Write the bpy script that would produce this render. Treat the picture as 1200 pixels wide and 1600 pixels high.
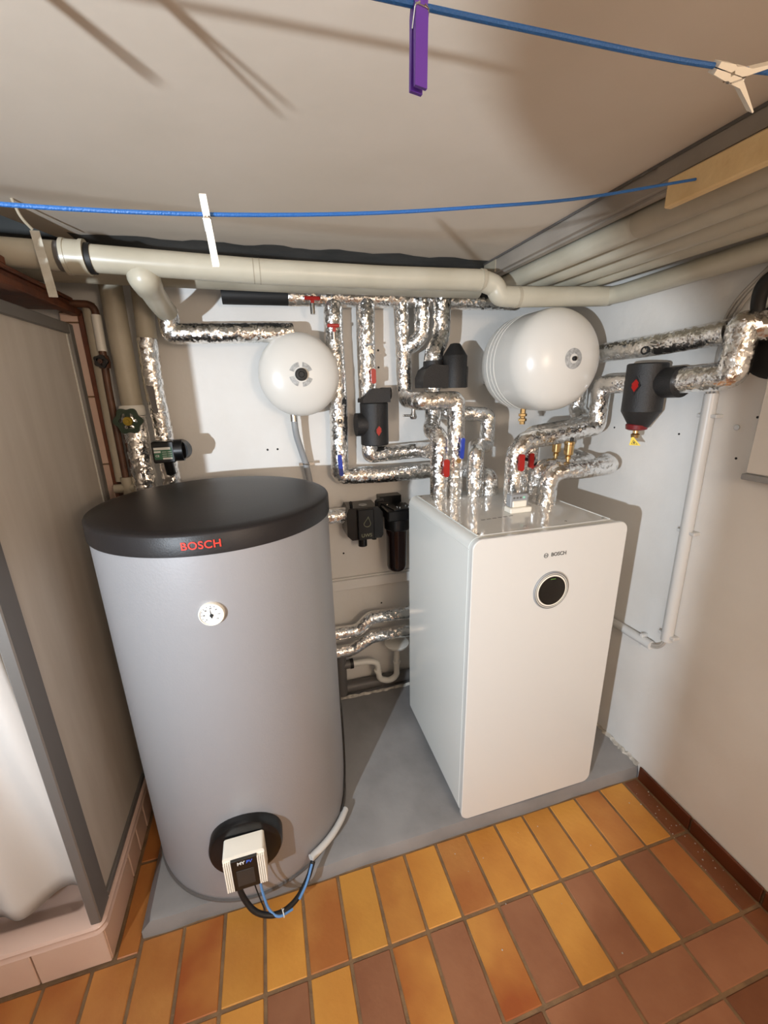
import bpy, math, random
from mathutils import Vector, Matrix
R = math.radians
random.seed(7)
for o in list(bpy.data.objects): bpy.data.objects.remove(o)
scene = bpy.context.scene
COL = scene.collection

# ------------------------------------------------------------------ camera
CAM = Vector((-0.590, -1.0819, 1.7017))
ROLL, PITCH, YAW, FPX = -0.0220, 0.2895, 0.2737, 644.36
fwd = Vector((math.sin(YAW)*math.cos(PITCH), math.cos(YAW)*math.cos(PITCH), -math.sin(PITCH)))
rgt = Vector((math.cos(YAW), -math.sin(YAW), 0)); up = rgt.cross(fwd)
r2 = math.cos(ROLL)*rgt + math.sin(ROLL)*up
u2 = -math.sin(ROLL)*rgt + math.cos(ROLL)*up
cd = bpy.data.cameras.new('camera'); cam = bpy.data.objects.new('camera', cd); COL.objects.link(cam)
cam.matrix_world = Matrix(((r2.x, u2.x, -fwd.x, CAM.x), (r2.y, u2.y, -fwd.y, CAM.y), (r2.z, u2.z, -fwd.z, CAM.z), (0, 0, 0, 1)))
cd.sensor_fit = 'VERTICAL'; cd.sensor_height = 36.0; cd.lens = 36.0*FPX/1600.0; cd.clip_start = 0.02
scene.camera = cam

# ------------------------------------------------------------------ world, lights, exposure
w = bpy.data.worlds.new('world'); scene.world = w; w.use_nodes = True
w.node_tree.nodes['Background'].inputs[0].default_value = (1.0, .85, .7, 1)
w.node_tree.nodes['Background'].inputs[1].default_value = 0.05
def add_light(name, kind, loc, energy, color, **kw):
    l = bpy.data.lights.new(name, kind); l.energy = energy; l.color = color
    for k, v in kw.items(): setattr(l, k, v)
    o = bpy.data.objects.new(name, l); COL.objects.link(o); o.location = loc
    return o
# bare work lamp left of the photographer
lamp = add_light('work_lamp_light', 'SPOT', (-1.84, -1.70, 1.4925), 290, (.81, .905, 1.0), shadow_soft_size=.024, spot_size=R(126), spot_blend=1.0)
lamp.rotation_euler = (Vector((.55, .55, 1.85))-Vector((-1.84, -1.70, 1.4925))).to_track_quat('-Z', 'Y').to_euler()
# warm ceiling lamp of the room, behind the photographer
add_light('ceiling_lamp_light', 'POINT', (.15, -2.35, 1.80), 52, (1.0, .79, .61), shadow_soft_size=.14)
vs = scene.view_settings
vs.view_transform = 'Standard'; vs.look = 'None'; vs.exposure = -0.08; vs.gamma = 1.0; vs.use_curve_mapping = False

# ------------------------------------------------------------------ helpers
def lin(r, g, b):
    f = lambda c: (c/255/12.92) if c/255 <= .04045 else ((c/255+.055)/1.055)**2.4
    return (f(r), f(g), f(b), 1)
MATS = {}
def mat(name, col, rough=.5, metal=0, col2=None, nscale=8, bump=0, bscale=40, spec=.5, rand=0, coat=0, ndetail=4, rmix=(.35, .65), coord='Object', **kw):
    if name in MATS: return MATS[name]
    m = bpy.data.materials.new(name); m.use_nodes = True; nt = m.node_tree; N = nt.nodes; L = nt.links
    p = N['Principled BSDF']; p.inputs['Base Color'].default_value = col; p.inputs['Roughness'].default_value = rough
    p.inputs['Metallic'].default_value = metal; p.inputs['Specular IOR Level'].default_value = spec
    p.inputs['Coat Weight'].default_value = coat
    tc = N.new('ShaderNodeTexCoord'); src = tc.outputs[coord]
    if col2 is not None:
        n = N.new('ShaderNodeTexNoise'); n.inputs['Scale'].default_value = nscale; n.inputs['Detail'].default_value = ndetail
        L.new(src, n.inputs['Vector'])
        if rand:
            oi = N.new('ShaderNodeObjectInfo'); va = N.new('ShaderNodeVectorMath'); va.operation = 'ADD'
            sc = N.new('ShaderNodeVectorMath'); sc.operation = 'SCALE'; sc.inputs['Scale'].default_value = 37.0
            cx = N.new('ShaderNodeCombineXYZ')
            for i in range(3): L.new(oi.outputs['Random'], cx.inputs[i])
            L.new(cx.outputs[0], sc.inputs[0]); L.new(sc.outputs[0], va.inputs[1]); L.new(src, va.inputs[0]); L.new(va.outputs[0], n.inputs['Vector'])
        r = N.new('ShaderNodeValToRGB'); r.color_ramp.elements[0].position = rmix[0]; r.color_ramp.elements[1].position = rmix[1]
        r.color_ramp.elements[0].color = col; r.color_ramp.elements[1].color = col2
        L.new(n.outputs['Fac'], r.inputs['Fac'])
        out = r.outputs['Color']
        if rand:
            hs = N.new('ShaderNodeHueSaturation'); mr = N.new('ShaderNodeMapRange'); mr.inputs['To Min'].default_value = 1-rand; mr.inputs['To Max'].default_value = 1+rand
            L.new(oi.outputs['Random'], mr.inputs['Value']); L.new(mr.outputs[0], hs.inputs['Value']); L.new(out, hs.inputs['Color']); out = hs.outputs['Color']
        L.new(out, p.inputs['Base Color'])
    if bump:
        n2 = N.new('ShaderNodeTexNoise'); n2.inputs['Scale'].default_value = bscale; n2.inputs['Detail'].default_value = 5
        L.new(src, n2.inputs['Vector'])
        b = N.new('ShaderNodeBump'); b.inputs['Strength'].default_value = bump; b.inputs['Distance'].default_value = .01
        L.new(n2.outputs['Fac'], b.inputs['Height']); L.new(b.outputs[0], p.inputs['Normal'])
    for k, v in kw.items(): p.inputs[k].default_value = v
    MATS[name] = m
    return m
def foil_mat(name, base, rough, crinkle):
    "crumpled aluminium: every small cell of the skin is tilted its own way"
    m = bpy.data.materials.new(name); m.use_nodes = True; nt = m.node_tree; N = nt.nodes; L = nt.links
    p = N['Principled BSDF']; p.inputs['Metallic'].default_value = 1; p.inputs['Roughness'].default_value = rough
    p.inputs['Base Color'].default_value = base
    tc = N.new('ShaderNodeTexCoord'); geo = N.new('ShaderNodeNewGeometry')
    n = N.new('ShaderNodeTexNoise'); n.inputs['Scale'].default_value = 30; n.inputs['Detail'].default_value = 5
    L.new(tc.outputs['Object'], n.inputs['Vector'])
    ad = N.new('ShaderNodeVectorMath'); ad.operation = 'MULTIPLY_ADD'; ad.inputs[1].default_value = (.03, .03, .03)
    L.new(n.outputs['Color'], ad.inputs[0]); L.new(tc.outputs['Object'], ad.inputs[2])
    prev = geo.outputs['Normal']
    for sc, k in ((60, crinkle), (150, crinkle*.9)):
        v = N.new('ShaderNodeTexVoronoi'); v.feature = 'F1'; v.inputs['Scale'].default_value = sc
        L.new(ad.outputs[0], v.inputs['Vector'])
        sub = N.new('ShaderNodeVectorMath'); sub.operation = 'SUBTRACT'; sub.inputs[1].default_value = (.5, .5, .5)
        L.new(v.outputs['Color'], sub.inputs[0])
        ma = N.new('ShaderNodeVectorMath'); ma.operation = 'MULTIPLY_ADD'; ma.inputs[1].default_value = (k, k, k)
        L.new(sub.outputs[0], ma.inputs[0]); L.new(prev, ma.inputs[2]); prev = ma.outputs[0]
    nr = N.new('ShaderNodeVectorMath'); nr.operation = 'NORMALIZE'; L.new(prev, nr.inputs[0])
    L.new(nr.outputs[0], p.inputs['Normal'])
    MATS[name] = m; return m

FOIL = foil_mat('foil_crinkled', lin(240, 239, 237), .22, .33)
M_WALL = mat('wall_paint', lin(226, 224, 220), .55, col2=lin(219, 215, 209), nscale=3, bump=.12, bscale=30)
M_CEIL = mat('ceiling_paint', lin(214, 202, 187), .7, col2=lin(208, 196, 180), nscale=3, bump=.05, bscale=22)
M_DARKCEIL = mat('bare_ceiling_shaft_shade', lin(70, 71, 70), .8, col2=lin(84, 84, 82), nscale=8, bump=.2)
M_CONC = mat('grey_floor_paint', lin(140, 139, 139), .48, col2=lin(124, 123, 123), nscale=5, bump=.18, bscale=18)
M_CONCEDGE = mat('plaster_crumbs', lin(150, 146, 138), .9, col2=lin(205, 200, 190), nscale=40, bump=.6, bscale=60)
M_GROUT = mat('grout', lin(132, 105, 75), .9, col2=lin(112, 88, 64), nscale=20, bump=.3, bscale=80)
M_TY = mat('tile_yellow', lin(202, 144, 64), .42, col2=lin(182, 120, 50), nscale=4, bump=.08, bscale=70, rand=.10, ndetail=6, rmix=(.38, .7))
M_TO = mat('tile_orange', lin(186, 128, 66), .42, col2=lin(166, 102, 50), nscale=5, bump=.08, bscale=70, rand=.06, ndetail=5)
M_TR = mat('tile_rust', lin(150, 78, 34), .42, col2=lin(194, 136, 64), nscale=3.5, bump=.08, bscale=70, rand=.05, ndetail=3, rmix=(.36, .66))
M_TB = mat('tile_brown', lin(148, 100, 70), .5, col2=lin(134, 86, 58), nscale=6, bump=.06, bscale=70, rand=.10)
M_TD = mat('tile_dark', lin(122, 74, 44), .5, col2=lin(106, 62, 36), nscale=6, bump=.1, bscale=60, rand=.06)
M_BASEB = mat('baseboard_tile', lin(96, 48, 24), .3, col2=lin(80, 38, 18), nscale=6, rand=.08)
M_PVC = mat('beige_pipe', lin(192, 187, 170), .34, col2=lin(180, 174, 156), nscale=6)
M_PVCD = mat('beige_pipe_dull', lin(176, 168, 150), .5, col2=lin(160, 152, 134), nscale=6)
M_PVCW = mat('white_pvc', lin(220, 218, 210), .35)
M_CLEAR = mat('clear_tape', lin(196, 193, 180), .12, col2=lin(180, 175, 160), nscale=30, bump=.3, bscale=30)
M_COND = mat('conduit_grey', lin(205, 205, 203), .35)
M_GREYPIPE = mat('dark_grey_pipe', lin(95, 92, 90), .45)
M_TANK = mat('tank_foil', lin(156, 155, 157), .42, metal=.25, bump=.05, bscale=160)
M_LID = mat('black_lid', lin(36, 33, 33), .42, spec=.3, bump=.06, bscale=220)
M_RED = mat('red_print', lin(214, 52, 36), .5)
M_WHITE = mat('white_enamel', lin(226, 227, 222), .16)
M_WHITEF = mat('white_front', lin(212, 211, 207), .22)
M_VESSEL = mat('vessel_enamel', lin(222, 219, 212), .28)
M_BLACK = mat('black_foam', lin(30, 29, 29), .5, bump=.25, bscale=260)
M_BLACKP = mat('black_plastic', lin(13, 13, 14), .3)
M_RUB = mat('black_rubber', lin(16, 15, 15), .55)
M_REDH = mat('red_handle', lin(160, 26, 22), .32)
M_REDM = mat('red_cap', lin(110, 18, 22), .45)
M_BLUEH = mat('blue_handle', lin(28, 58, 160), .32)
M_BRASS = mat('brass', lin(196, 166, 116), .25, metal=1)
M_STEEL = mat('steel', lin(190, 188, 184), .25, metal=1)
M_GREYBOX = mat('grey_plastic', lin(150, 152, 154), .4)
M_COPPER = mat('brown_pipe', lin(98, 66, 48), .5, col2=lin(70, 44, 32), nscale=20)
M_WOODD = mat('dark_wood', lin(110, 60, 34), .5, col2=lin(82, 42, 24), nscale=14, bump=.15)
M_WOODO = mat('orange_wood', lin(168, 96, 48), .5, col2=lin(140, 74, 36), nscale=14)
M_WOODL = mat('pale_wood', lin(232, 204, 152), .6, col2=lin(216, 184, 130), nscale=9, bump=.2, bscale=30)
M_TRIM = mat('grey_trim', lin(160, 152, 142), .6, col2=lin(148, 140, 130), nscale=6, bump=.1)
M_BLUE = mat('blue_cord', lin(30, 92, 160), .4, bump=.3, bscale=400)
M_PEGW = mat('white_peg', lin(238, 232, 218), .45)
M_PEGP = mat('purple_peg', lin(104, 62, 176), .35)
M_PINK = mat('pink_ceramic', lin(206, 178, 164), .22)
M_TILEP = mat('pink_tile', lin(214, 186, 168), .28, col2=lin(208, 178, 160), nscale=6, rand=.03)
M_FRAME = mat('shower_frame', lin(128, 124, 120), .4, metal=.5)
M_CURT = mat('curtain_cloth', lin(206, 201, 196), .6, bump=.1, bscale=14)
M_SCREEN = mat('dark_screen', lin(22, 20, 18), .12)
M_LCD = mat('lcd_grey', lin(46, 46, 46), .3)
M_LABELG = mat('green_label', lin(52, 104, 78), .5)
M_LABELW = mat('white_label', lin(222, 222, 218), .5)
M_LABELS = mat('silver_label', lin(186, 186, 184), .4, col2=lin(150, 150, 148), nscale=120)
M_GREEN = mat('green_wheel', lin(24, 46, 28), .4)
M_YELLOW = mat('yellow_tag', lin(236, 204, 30), .5)
M_PRINT = mat('black_print', lin(24, 24, 24), .6)
M_GREYPRINT = mat('grey_print', lin(96, 96, 94), .6)
M_BLUEPRINT = mat('blue_print', lin(70, 110, 220), .5)
M_CABLE = mat('grey_cable', lin(172, 166, 158), .5)
M_CABLEB = mat('blue_cable', lin(92, 140, 196), .5)
M_AMBER = mat('amber_bowl', lin(26, 13, 12), .12)
M_GLASS = None
def glass_mat():
    m = bpy.data.materials.new('frosted_acrylic'); m.use_nodes = True; nt = m.node_tree; N = nt.nodes; L = nt.links
    p = N['Principled BSDF']; p.inputs['Base Color'].default_value = lin(186, 176, 164); p.inputs['Roughness'].default_value = .35
    tc = N.new('ShaderNodeTexCoord'); mp = N.new('ShaderNodeMapping'); mp.inputs['Scale'].default_value = (3, 9, 1.2)
    n = N.new('ShaderNodeTexNoise'); n.inputs['Scale'].default_value = 2.2; n.inputs['Detail'].default_value = 7
    r = N.new('ShaderNodeValToRGB'); r.color_ramp.elements[0].color = lin(208, 198, 185); r.color_ramp.elements[1].color = lin(222, 213, 201)
    r.color_ramp.elements[0].position = .35; r.color_ramp.elements[1].position = .75
    L.new(tc.outputs['Object'], mp.inputs['Vector']); L.new(mp.outputs[0], n.inputs['Vector']); L.new(n.outputs['Fac'], r.inputs['Fac']); L.new(r.outputs[0], p.inputs['Base Color'])
    t = N.new('ShaderNodeBsdfTranslucent'); t.inputs['Color'].default_value = lin(200, 192, 182)
    mx = N.new('ShaderNodeMixShader'); mx.inputs[0].default_value = .25
    out = N['Material Output']
    L.new(p.outputs[0], mx.inputs[1]); L.new(t.outputs[0], mx.inputs[2]); L.new(mx.outputs[0], out.inputs['Surface'])
    MATS['glass'] = m; return m
M_GLASS = glass_mat()

def basis(d):
    d = Vector(d).normalized(); a = Vector((0, 0, 1)) if abs(d.z) < .9 else Vector((1, 0, 0))
    x = a.cross(d).normalized(); return x, d.cross(x).normalized(), d
class MB:
    def __init__(s): s.v = []; s.f = []
    def add(s, vs, fs):
        k = len(s.v); s.v += [tuple(v) for v in vs]; s.f += [tuple(i+k for i in f) for f in fs]; return s
    def box(s, x0, x1, y0, y1, z0, z1):
        return s.add([(x0, y0, z0), (x1, y0, z0), (x1, y1, z0), (x0, y1, z0), (x0, y0, z1), (x1, y0, z1), (x1, y1, z1), (x0, y1, z1)],
                     [(0, 3, 2, 1), (4, 5, 6, 7), (0, 1, 5, 4), (1, 2, 6, 5), (2, 3, 7, 6), (3, 0, 4, 7)])
    def bbox(s, x0, x1, y0, y1, z0, z1, b=.004):
        "box with chamfered edges"
        xs, ys, zs = (x0, x1), (y0, y1), (z0, z1); V = []; idx = {}
        for i in (0, 1):
            for j in (0, 1):
                for k in (0, 1):
                    sx, sy, sz = (b, -b)[i], (b, -b)[j], (b, -b)[k]
                    for a in range(3):
                        p = [xs[i], ys[j], zs[k]]
                        if a != 0: p[0] += sx
                        if a != 1: p[1] += sy
                        if a != 2: p[2] += sz
                        idx[(i, j, k, a)] = len(V); V.append(p)
        F = []
        for i in (0, 1):
            F.append([idx[(i, j, k, 0)] for j, k in ((0, 0), (1, 0), (1, 1), (0, 1))][::(1 if i else -1)])
            F.append([idx[(j, i, k, 1)] for j, k in ((0, 0), (1, 0), (1, 1), (0, 1))][::(-1 if i else 1)])
            F.append([idx[(j, k, i, 2)] for j, k in ((0, 0), (1, 0), (1, 1), (0, 1))][::(1 if i else -1)])
        for i in (0, 1):
            for j in (0, 1):
                q = [idx[(i, j, 0, 0)], idx[(i, j, 1, 0)], idx[(i, j, 1, 1)], idx[(i, j, 0, 1)]]; F.append(q if i == j else q[::-1])
                q = [idx[(i, 0, j, 0)], idx[(i, 1, j, 0)], idx[(i, 1, j, 2)], idx[(i, 0, j, 2)]]; F.append(q[::-1] if i == j else q)
                q = [idx[(0, i, j, 1)], idx[(1, i, j, 1)], idx[(1, i, j, 2)], idx[(0, i, j, 2)]]; F.append(q if i == j else q[::-1])
                for k in (0, 1):
                    t = [idx[(i, j, k, 0)], idx[(i, j, k, 1)], idx[(i, j, k, 2)]]; F.append(t if (i+j+k) % 2 else t[::-1])
        return s.add(V, F)
    def lathe(s, prof, org=(0, 0, 0), d=(0, 0, 1), n=32):
        "prof: list of (distance along d, radius)"
        x, y, z = basis(d); o = Vector(org); V = []; F = []
        for h, r in prof:
            for i in range(n):
                a = 2*math.pi*i/n; V.append(o+z*h+(x*math.cos(a)+y*math.sin(a))*r)
        m = len(prof)
        for j in range(m-1):
            for i in range(n): F.append((j*n+i, j*n+(i+1) % n, (j+1)*n+(i+1) % n, (j+1)*n+i))
        F.append(tuple(range(n))[::-1]); F.append(tuple(range((m-1)*n, m*n)))
        return s.add(V, F)
    def cyl(s, p0, p1, r0, r1=None, n=24):
        p0, p1 = Vector(p0), Vector(p1); L = (p1-p0).length
        return s.lathe([(0, r0), (L, r0 if r1 is None else r1)], p0, p1-p0, n)
    def tube(s, path, r, n=16, fil=.04, step=None, noise=0, fseg=6, rfun=None):
        P = [Vector(p) for p in path]; pts = [P[0]]
        for i in range(1, len(P)-1):
            a, b, c = P[i-1], P[i], P[i+1]; d0 = (a-b); d1 = (c-b)
            t = min(fil, d0.length*.48, d1.length*.48); q0 = b+d0.normalized()*t; q1 = b+d1.normalized()*t
            for k in range(fseg+1):
                u = k/fseg; pts.append(q0*(1-u)**2+b*2*u*(1-u)+q1*u*u)
        pts.append(P[-1])
        if step:
            out = [pts[0]]
            for a, b in zip(pts, pts[1:]):
                m = max(1, int((b-a).length/step))
                for k in range(1, m+1): out.append(a.lerp(b, k/m))
            pts = out
        q = [pts[0]]
        for p in pts[1:]:
            if (p-q[-1]).length > 1e-5: q.append(p)
        pts = q; V = []; F = []
        t0 = (pts[1]-pts[0]).normalized(); x, y, _ = basis(t0)
        for i, p in enumerate(pts):
            ta = (pts[i]-pts[i-1]).normalized() if i else t0
            tb = (pts[i+1]-pts[i]).normalized() if i < len(pts)-1 else ta
            t = (ta+tb).normalized()
            x = (x-t*x.dot(t)).normalized(); y = t.cross(x)
            k = 1/max(.6, ta.dot(t)) if fil < .002 else 1
            rr = r if rfun is None else rfun(i/(len(pts)-1))
            for j in range(n):
                a = 2*math.pi*j/n; e = rr*k*(1+(random.uniform(-noise, noise) if noise else 0))
                V.append(p+(x*math.cos(a)+y*math.sin(a))*e)
        m = len(pts)
        for i in range(m-1):
            for j in range(n): F.append((i*n+j, i*n+(j+1) % n, (i+1)*n+(j+1) % n, (i+1)*n+j))
        F.append(tuple(range(n))[::-1]); F.append(tuple(range((m-1)*n, m*n)))
        return s.add(V, F)
    def prism(s, poly, d0, d1, fn):
        "extrude 2D polygon; fn(u,v,w)->xyz"
        n = len(poly); V = [fn(u, v, d0) for u, v in poly]+[fn(u, v, d1) for u, v in poly]
        F = [tuple(range(n))[::-1], tuple(range(n, 2*n))]+[(i, (i+1) % n, n+(i+1) % n, n+i) for i in range(n)]
        return s.add(V, F)
    def xform(s, M):
        s.v = [tuple(M @ Vector(v)) for v in s.v]; return s
    def build(s, name, m, parent=None, smooth=38, origin=None):
        me = bpy.data.meshes.new(name)
        if parent is None:
            xs = list(zip(*s.v)); org = origin or ((min(xs[0])+max(xs[0]))/2, (min(xs[1])+max(xs[1]))/2, min(xs[2]))
        else: org = (0, 0, 0)
        org = Vector(org)
        me.from_pydata([Vector(v)-org for v in s.v], [], s.f)
        if smooth:
            me.polygons.foreach_set('use_smooth', [True]*len(me.polygons)); me.set_sharp_from_angle(angle=R(smooth))
        me.validate(); me.update(); me.materials.append(m)
        o = bpy.data.objects.new(name, me); COL.objects.link(o)
        if parent is None: o.location = org
        else: attach(o, parent)
        fix_normals(me)
        return o
def fix_normals(me):
    import bmesh
    b = bmesh.new(); b.from_mesh(me); bmesh.ops.recalc_face_normals(b, faces=b.faces); b.to_mesh(me); b.free()
WLOC = {}
def wloc(o):
    return o.location.copy() if o.parent is None else wloc(o.parent)
def attach(o, parent):
    o.parent = parent; o.matrix_parent_inverse = Matrix.Translation(-wloc(parent)) if parent.parent is None else Matrix.Identity(4)
    if parent.parent is not None:      # sub-part: parent mesh is already in world space
        o.matrix_parent_inverse = Matrix.Identity(4)
def tag(o, label, cat, group=None, kind=None):
    o['label'] = label; o['category'] = cat
    if group: o['group'] = group
    if kind: o['kind'] = kind
    return o
def struct(o, label=None):
    o['kind'] = 'structure'
    if label: o['label'] = label
    return o
def thing(name, loc, label, cat, group=None):
    o = bpy.data.objects.new(name, None); COL.objects.link(o); o.location = loc; o.empty_display_size = .05
    return tag(o, label, cat, group)
def rrect(x0, x1, z0, z1, r, n=8):
    P = []
    for cx, cz, a0 in ((x1-r, z1-r, 0), (x0+r, z1-r, 90), (x0+r, z0+r, 180), (x1-r, z0+r, 270)):
        for i in range(n+1):
            a = R(a0+90*i/n); P.append((cx+r*math.cos(a), cz+r*math.sin(a)))
    return P
def rprism(x0, x1, z0, z1, r, ya, yb, ch=.002, n=12):
    "rounded-rectangle block from depth ya (back) to yb (front) with chamfered rims"
    s = 1 if yb > ya else -1; mb = MB(); V = []; F = []
    for y, i in ((ya, ch), (ya+s*ch, 0), (yb-s*ch, 0), (yb, ch)):
        V += [(u, y, v) for u, v in rrect(x0+i, x1-i, z0+i, z1-i, r-i, n)]
    m = len(V)//4
    for j in range(3):
        for i in range(m): F.append((j*m+i, j*m+(i+1) % m, (j+1)*m+(i+1) % m, (j+1)*m+i))
    F += [tuple(range(m))[::-1], tuple(range(3*m, 4*m))]
    return mb.add(V, F)
def text_mb(txt, size, fn, depth=.0006, bold=.02, align='CENTER', spacing=1.0):
    c = bpy.data.curves.new('t', 'FONT'); c.body = txt; c.size = size; c.extrude = depth; c.offset = bold*size
    c.align_x = align; c.align_y = 'CENTER'; c.space_character = spacing
    o = bpy.data.objects.new('t', c); COL.objects.link(o); bpy.context.view_layer.update()
    me = bpy.data.meshes.new_from_object(o.evaluated_get(bpy.context.evaluated_depsgraph_get()))
    mb = MB(); mb.add([fn(v.co.x, v.co.y, v.co.z) for v in me.vertices], [tuple(p.vertices) for p in me.polygons])
    bpy.data.objects.remove(o); bpy.data.curves.remove(c); bpy.data.meshes.remove(me)
    return mb
def torus(mb, c, ax, r0, r1, n=24, m=8, a0=0, a1=360):
    x, y, z = basis(ax); c = Vector(c)
    pts = [c+(x*math.cos(R(a0+(a1-a0)*i/n))+y*math.sin(R(a0+(a1-a0)*i/n)))*r0 for i in range(n+1)]
    return mb.tube(pts, r1, n=m, fil=.0001)

XR, YB, ZC, CT = .879, .90, 2.20, .060
# ================================================================== setting
X0, P0 = -.2371, .1284
Y1, Y2, Y3 = .002, -.2468, -.5006
GAP = .0052
floor = struct(MB().box(-2.6, XR, -2.8, YB, -.06, -.0035).build('floor', M_GROUT, smooth=0), 'floor of yellow, orange and brown ceramic tiles')
TILE = {}
def tile(x0, x1, y0, y1, m, key=None):
    wx, wy = x1-x0-2*GAP, y1-y0-2*GAP
    k = (round(wx, 3), round(wy, 3), m.name)
    if k not in TILE:
        o = MB().bbox(-wx/2, wx/2, -wy/2, wy/2, -.012, 0, .0022).build('tile', m, parent=floor, smooth=0); TILE[k] = o.data
    else:
        o = bpy.data.objects.new('tile', TILE[k]); COL.objects.link(o); attach(o, floor)
    o.location = ((x0+x1)/2, (y0+y1)/2, random.uniform(-.0006, .0006))
    o.rotation_euler = (random.uniform(-.004, .004), random.uniform(-.002, .002), random.uniform(-.004, .004))
row1 = {-11: 'O', -10: 'O', -9: 'O', -8: 'O', -7: 'O', -6: 'R', -5: 'Y', -4: 'Y', -3: 'O', -2: 'Y', -1: 'R', 0: 'Y', 1: 'O', 2: 'Y', 3: 'Y', 4: 'Y', 5: 'Y', 6: 'O', 7: 'Y', 8: 'D'}
row2 = {-11: 'Y', -10: 'B', -9: 'Y', -8: 'O', -7: 'O', -6: 'O', -5: 'Y', -4: 'B', -3: 'Y', -2: 'B', -1: 'R', 0: 'B', 1: 'R', 2: 'B', 3: 'Y', 4: 'B', 5: 'Y', 6: 'B', 7: 'O', 8: 'D'}
TM = {'Y': M_TY, 'O': M_TO, 'R': M_TR, 'B': M_TB, 'D': M_TD}
for k in range(-11, 9):
    xa, xb = X0+k*P0, X0+(k+1)*P0
    if k == 8: xb = XR-.012
    ytop = Y1 if xa > -1.2 else -.036
    if k == 8:   # golden tile plus the narrow cut tile along the wall
        tile(xa, xa+.075, Y2, Y1-.004, M_TD); tile(xa, xa+.075, Y3, Y2, M_TD)
        continue
    tile(xa, xb, Y2, ytop, TM[row1[k]]); tile(xa, xb, Y3, Y2, TM[row2[k+0]])
for ya_, yb_ in ((-.036, .2545), (.2545, .508), (.508, .762)): tile(-1.206, -1.136, ya_, yb_, M_TO)
yy = Y3; i = 0
while yy > -1.35:
    for k in range(-6, 5):
        xa = .2665-.2568*2+k*.2568; xb = min(xa+.2568, XR-.012)
        if xb-xa < .03: continue
        tile(xa, xb, yy-.127, yy, M_TB if (k+i) % 4 else M_TD)
    yy -= .127; i += 1

# painted concrete plinth the machines stand on
pl = MB()
ft, fb = .018, .002
top = [(-1.108, .030), (XR, ft), (XR, YB), (-1.128, YB)]; bot = [(-1.134, .004), (XR, fb), (XR, YB), (-1.140, YB)]
n = 24
V = []; F = []
for i in range(n+1):
    t = i/n; x = -1.108+(XR+1.108)*t; xb = -1.134+(XR+1.134)*t; j = random.uniform(-.003, .003)
    V += [(xb, .003+j, -.01), (xb, .0045+j, .028+j), (x, .012+j, .052), (x, .034+j, CT), (x, YB, CT)]
for i in range(n):
    for k in range(4): F.append((i*5+k, (i+1)*5+k, (i+1)*5+k+1, i*5+k+1))
pl.add(V, F)
pl.add([(-1.134, .003, -.01), (-1.134, .0045, .028), (-1.108, .012, .052), (-1.108, .034, CT), (-1.108, YB, CT), (-1.138, YB, .02), (-1.142, YB, -.01)], [(0, 1, 2, 3, 4, 5, 6)])
plinth = struct(pl.build('floor_plinth', M_CONC, parent=None), 'raised grey painted concrete plinth under tank and heat pump')
edge = MB()
def crumbs(x0, y0, x1, y1, z, wdt, n=60):
    P = []; m = n
    V = []; F = []
    for i in range(m+1):
        t = i/m; x = x0+(x1-x0)*t; y = y0+(y1-y0)*t; a = wdt*random.uniform(.35, 1.0); h = random.uniform(.3, 1)*.010
        nx, ny = (y1-y0), -(x1-x0); l = math.hypot(nx, ny); nx, ny = nx/l, ny/l
        V += [(x, y, z+h*1.6), (x+nx*a*.5, y+ny*a*.5, z+h), (x+nx*a, y+ny*a, z-.001)]
    for i in range(m):
        for k in range(2): F.append((i*3+k, i*3+k+1, (i+1)*3+k+1, (i+1)*3+k))
    edge.add(V, F)
crumbs(XR-.001, .004, XR-.001, .75, CT, -.022)
crumbs(-1.0, .815, .6, .815, CT, .016)
struct(edge.build('trim_3', M_CONCEDGE), 'crumbly plaster edge where plinth meets walls')

wall_back = struct(MB().box(-2.6, XR+.1, YB, YB+.1, -.06, 2.4).build('wall_back', M_WALL, smooth=0), 'white painted back wall behind the pipes')
wall_right = struct(MB().box(XR, XR+.1, -2.8, YB, -.06, 2.4).build('wall_right', M_WALL, smooth=0), 'white painted right wall')
struct(MB().box(-2.7, -2.6, -2.8, YB, -.06, 2.4).build('wall_left', M_WALL, smooth=0), 'far left wall beyond the shower')
struct(MB().box(-2.7, XR+.1, -2.9, -2.8, -.06, 2.4).build('wall_front', M_WALL, smooth=0), 'wall behind the photographer')
# unseen blocker added behind the camera; its outline casts the photographer's shadow edge
prof = [(-2.8, 0), (-1.345, 0), (-1.345, 1.45), (-1.335, 1.54), (-1.307, 1.595), (-1.265, 1.63), (-1.232, 1.67), (-1.208, 1.705), (-1.204, 1.725), (-1.216, 1.742), (-1.25, 1.752), (-1.40, 1.78), (-1.80, 1.84), (-2.8, 1.86)]
struct(MB().prism(prof, -1.20, -1.26, lambda u, v, d: (d, u, v)).build('wall_light_blocker', M_WALL, smooth=0), 'unseen added light blocker, shaped after the shadow of the photographer')
ce = MB()
ce.add([(-2.6, -2.8, ZC), (XR, -2.8, ZC), (XR, YB, ZC), (-1.09, YB, ZC), (-1.28, .47, ZC), (-1.6, .30, ZC), (-2.6, .30, ZC)] +
       [(-2.6, -2.8, ZC+.03), (XR, -2.8, ZC+.03), (XR, YB, ZC+.03), (-1.09, YB, ZC+.03), (-1.28, .47, ZC+.03), (-1.6, .30, ZC+.03), (-2.6, .30, ZC+.03)],
       [tuple(range(7)), tuple(range(7, 14))]+[(i, (i+1) % 7, 7+(i+1) % 7, 7+i) for i in range(7)])
ceiling = struct(ce.build('ceiling', M_CEIL, smooth=0), 'low beige painted ceiling')
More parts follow.
